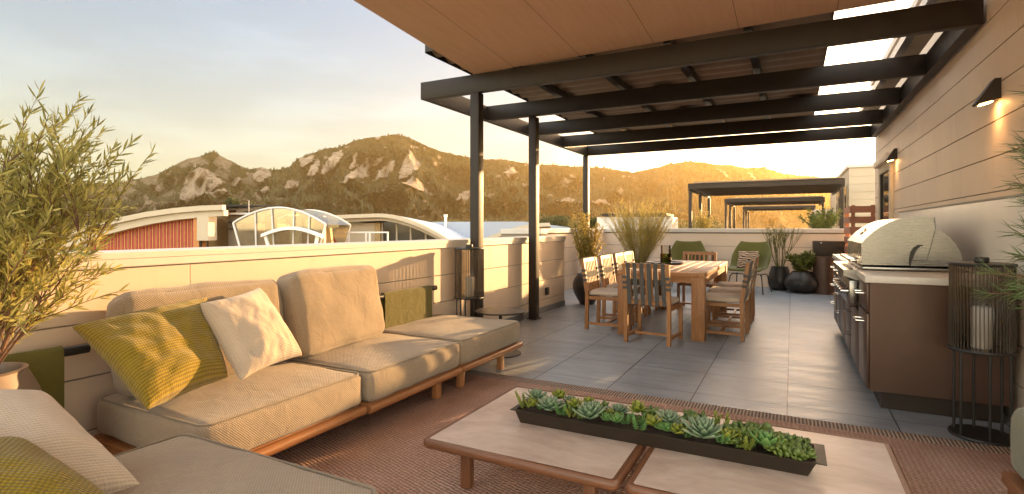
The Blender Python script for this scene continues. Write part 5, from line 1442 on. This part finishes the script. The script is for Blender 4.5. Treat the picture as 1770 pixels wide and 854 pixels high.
x0, x1 = hood[0].x, rear[-1].x
b = BM(); bx(b, x0 + .006, x1, .0, GL, .9185, .945, bev=.004); obj('body_rim', b, M['steel'], gr)
b = BM(); prism(b, [z7(*p) for p in ((561, 406), (561, 360), (569, 320), (589, 290), (619, 271), (650, 272), (652, 276), (634, 282), (612, 300), (600, 322), (590, 345), (580, 372), (572, 406))], (0, .004, 0)); bmesh.ops.translate(b, verts=b.verts[:], vec=(0, .012, 0)); obj('rotisserie_slot', b, M['black'], hd, smooth=None)
b = BM(); tube(b, [z7(726, 96) + Vector((0, .019, 0)), z7(731, 170) + Vector((0, .019, 0)), z7(701, 285) + Vector((0, .019, 0)), z7(675, 375) + Vector((0, .019, 0)), z7(586, 373) + Vector((0, .019, 0))], .0022, 6); obj('hood_edge', b, M['black'], hd)
b = BM(); bar(b, (x0 - .045, .10, .985), (x0 - .045, GL - .10, .985), .05, .022, bev=.008)
for y in (.16, GL - .16): bx(b, x0 - .03, x0 + .004, y - .015, y + .015, .976, .994)
obj('hood_handle', b, M['chrome'], hd)
nx_ = x0 + (hood[4].x - x0) * .5
b = BM(); cyl(b, hood[3] + Vector((-.012, GL / 2, .005)), hood[3] + Vector((.0, GL / 2, -.004)), .035, 24); obj('thermometer', b, M['chrome'], hd)
b = BM(); prism(b, [(-.115 + kx, 0, .915), (-.115 + kx, 0, .87), (-.03 + kx, 0, .835), (.02 + kx, 0, .84), (.02 + kx, 0, .9175), (-.05 + kx, 0, .9178)], (0, GL, 0)); obj('bullnose', b, M['steel'], gr, smooth=25)
b = BM(); bx(b, kx - .075, kx - .017, 0, GL, .625, .833, bev=.003); pn = obj('control_panel', b, M['steel'], gr)
for i in range(6):
    y = .16 + i * (GL - .32) / 5; b = BM(); cyl(b, (kx - .076, y, .735), (kx - .084, y, .735), .034, 24); cyl(b, (kx - .084, y, .735), (kx - .125, y, .735), .025, 24, r2=.021); obj('knob', b, M['chrome'], pn)

# ================================================================== WALL LAMPS
def wall_lamp(lab, y, z, s=1.):
    g = thing('wall_lamp', lab, 'wall lamp', (WX, y, z), 0, 'wedge lamps on the house wall')
    w2 = .055 * s
    prof = [(-.001, w2, .085), (-.035, w2, .085), (-.135, w2, -.075), (-.125, w2, -.085), (-.001, w2, -.055)]
    b = BM(); prism(b, [Vector(p) for p in prof], (0, -2 * w2, 0)); obj('housing', b, M['steel_dark'], g, smooth=None)
    m, t, bb = nodes('warm_lamp_lens'); bb.inputs['Emission Color'].default_value = (1, .50, .16, 1); bb.inputs['Emission Strength'].default_value = 14; bb.inputs['Base Color'].default_value = (1, .7, .4, 1)
    b = BM(); prism(b, [(-.105, w2 * .7, -.0835), (-.04, w2 * .7, -.0676), (-.04, w2 * .7, -.0700), (-.105, w2 * .7, -.0860)], (0, -1.4 * w2, 0)); obj('lens', b, m, g, smooth=None)
    l = bpy.data.lights.new('lamp_glow', 'SPOT'); l.energy = .6; l.color = (1, .55, .22); l.spot_size = R(110); l.spot_blend = .8; l.shadow_soft_size = .03
    lo_ = bpy.data.objects.new('lamp_glow', l); COL.objects.link(lo_); lo_.parent = g; lo_.location = (-.07, 0, -.10)
wall_lamp('dark wedge wall lamp near the right edge, glowing underneath', 4.86, 2.19)
wall_lamp('smaller distant wedge lamp above the house door', 8.95, 2.24)

# lounge seat at the lower right corner
rc = thing('armchair', 'grey-green cushioned chair corner with a wooden rail at the lower right', 'armchair', (1.13, 2.66, 0))
b = BM(); cushion(b, .60, .82, .30, .06, .02, n=14, c=(0, 0, .345)); obj('seat_cushion', b, M['grey_green'] if 'grey_green' in M else fabric('grey_green_weave', (.22, .23, .15), .006, .3, contrast=.3), rc, smooth=True)
b = BM(); bx(b, -.32, .32, -.42, .42, .135, .19, bev=.012); obj('frame', b, M['sofawood'], rc)
for x in (-.28, .28):
    for y in (-.37, .37):
        b = BM(); bx(b, x - .025, x + .025, y - .025, y + .025, .018 if x < 0 and y < 1 else .018, .134, bev=.005); obj('leg', b, M['sofawood'], rc)

# ================================================================== TREES OF THE TOWN
def far_tree(lab, u, v0, v1, d, rpx, seed, name='tree'):
    rnd = random.Random(seed); k = d / FPX; base = P(u, 430, d); H = (430 - v0) * k; rr = rpx * k; cz = (430 - (v0 + v1) / 2) * k; ch = (v1 - v0) / 2 * k
    g = thing(name, lab, 'tree', base, 0, 'trees among the roofs'); b = BM()
    tube(b, [(0, 0, -4), (0, 0, cz * .7), (rr * .1, 0, cz)], [.25, .18, .08], 7)
    for i in range(5):
        a = rnd.uniform(0, 6.28); tube(b, [(0, 0, cz * .6), (math.cos(a) * rr * .6, math.sin(a) * rr * .6, cz + ch * rnd.uniform(-.2, .6))], [.08, .02], 5)
    obj('trunk', b, M['bark'], g); V = []; F = []
    cl = [(Vector((rnd.gauss(0, .42) * rr, rnd.gauss(0, .42) * rr, cz + rnd.uniform(-.75, .72) * ch)), rnd.uniform(.22, .42)) for _ in range(26)]
    for c, s in cl:
        for q in range(170):
            dv = rv(rnd); p = c + Vector((dv.x * rr, dv.y * rr, dv.z * ch)) * s * rnd.uniform(.6, 1.05)
            dd2 = (dv + rv(rnd) * .6).normalized(); leafquad(V, F, p, dd2, dd2.cross(rv(rnd)).normalized(), k * rnd.uniform(2.0, 3.6), k * .8, 0, 2)
    obj('crown', (V, F), M['tree_far'], g, smooth=None, uv=False)
far_tree('dark bush-like tree standing above the roof of the red-finned building', 402, 343, 366, 36, 13, 1)
far_tree('broad dark tree between the two slender posts', 968, 372, 400, 60, 36, 2)
far_tree('round olive tree right of the broad one, beside the third post', 1022, 376, 404, 66, 18, 3)
far_tree('small tree just right of the vent pipe', 925, 378, 402, 70, 14, 4)
far_tree('low scrubby tree left of the glass roof light', 422, 352, 372, 48, 14, 5)
def wood_band():
    rnd = random.Random(77); V = []; F = []
    for i in range(900):
        u = rnd.uniform(380, 1250); d = rnd.uniform(150, 420); k = d / FPX
        v = 396 - rnd.uniform(-2, 11) * (1 if rnd.random() < .8 else 1.3); c = P(u, v, d); r = k * rnd.uniform(3.5, 8)
        for q in range(26):
            dv = rv(rnd); p = c + Vector((dv.x * r, dv.y * r, dv.z * r * .6)); dd2 = (dv + rv(rnd) * .5).normalized(); leafquad(V, F, p, dd2, dd2.cross(rv(rnd)).normalized(), k * 2.6, k * 1.2, 0, 2)
    o = obj('woodland', (V, F), M['tree_far'], smooth=None, uv=False); o['kind'] = 'stuff'; o['label'] = 'dark wooded band along the foot of the hills'
wood_band()

# ================================================================== HAZE
m, t, b_ = nodes('warm_haze'); t.nodes.remove(b_)
pv = N(t, 'ShaderNodeVolumePrincipled'); pv.inputs['Color'].default_value = (1, .70, .29, 1); pv.inputs['Density'].default_value = .00019; pv.inputs['Anisotropy'].default_value = .66
t.links.new(pv.outputs[0], t.nodes['Material Output'].inputs['Volume'])
b = BM(); bx(b, -1900, 1900, -60, 1750, -11, 215); hz = obj('haze', b, m, smooth=None, uv=False); hz['kind'] = 'stuff'
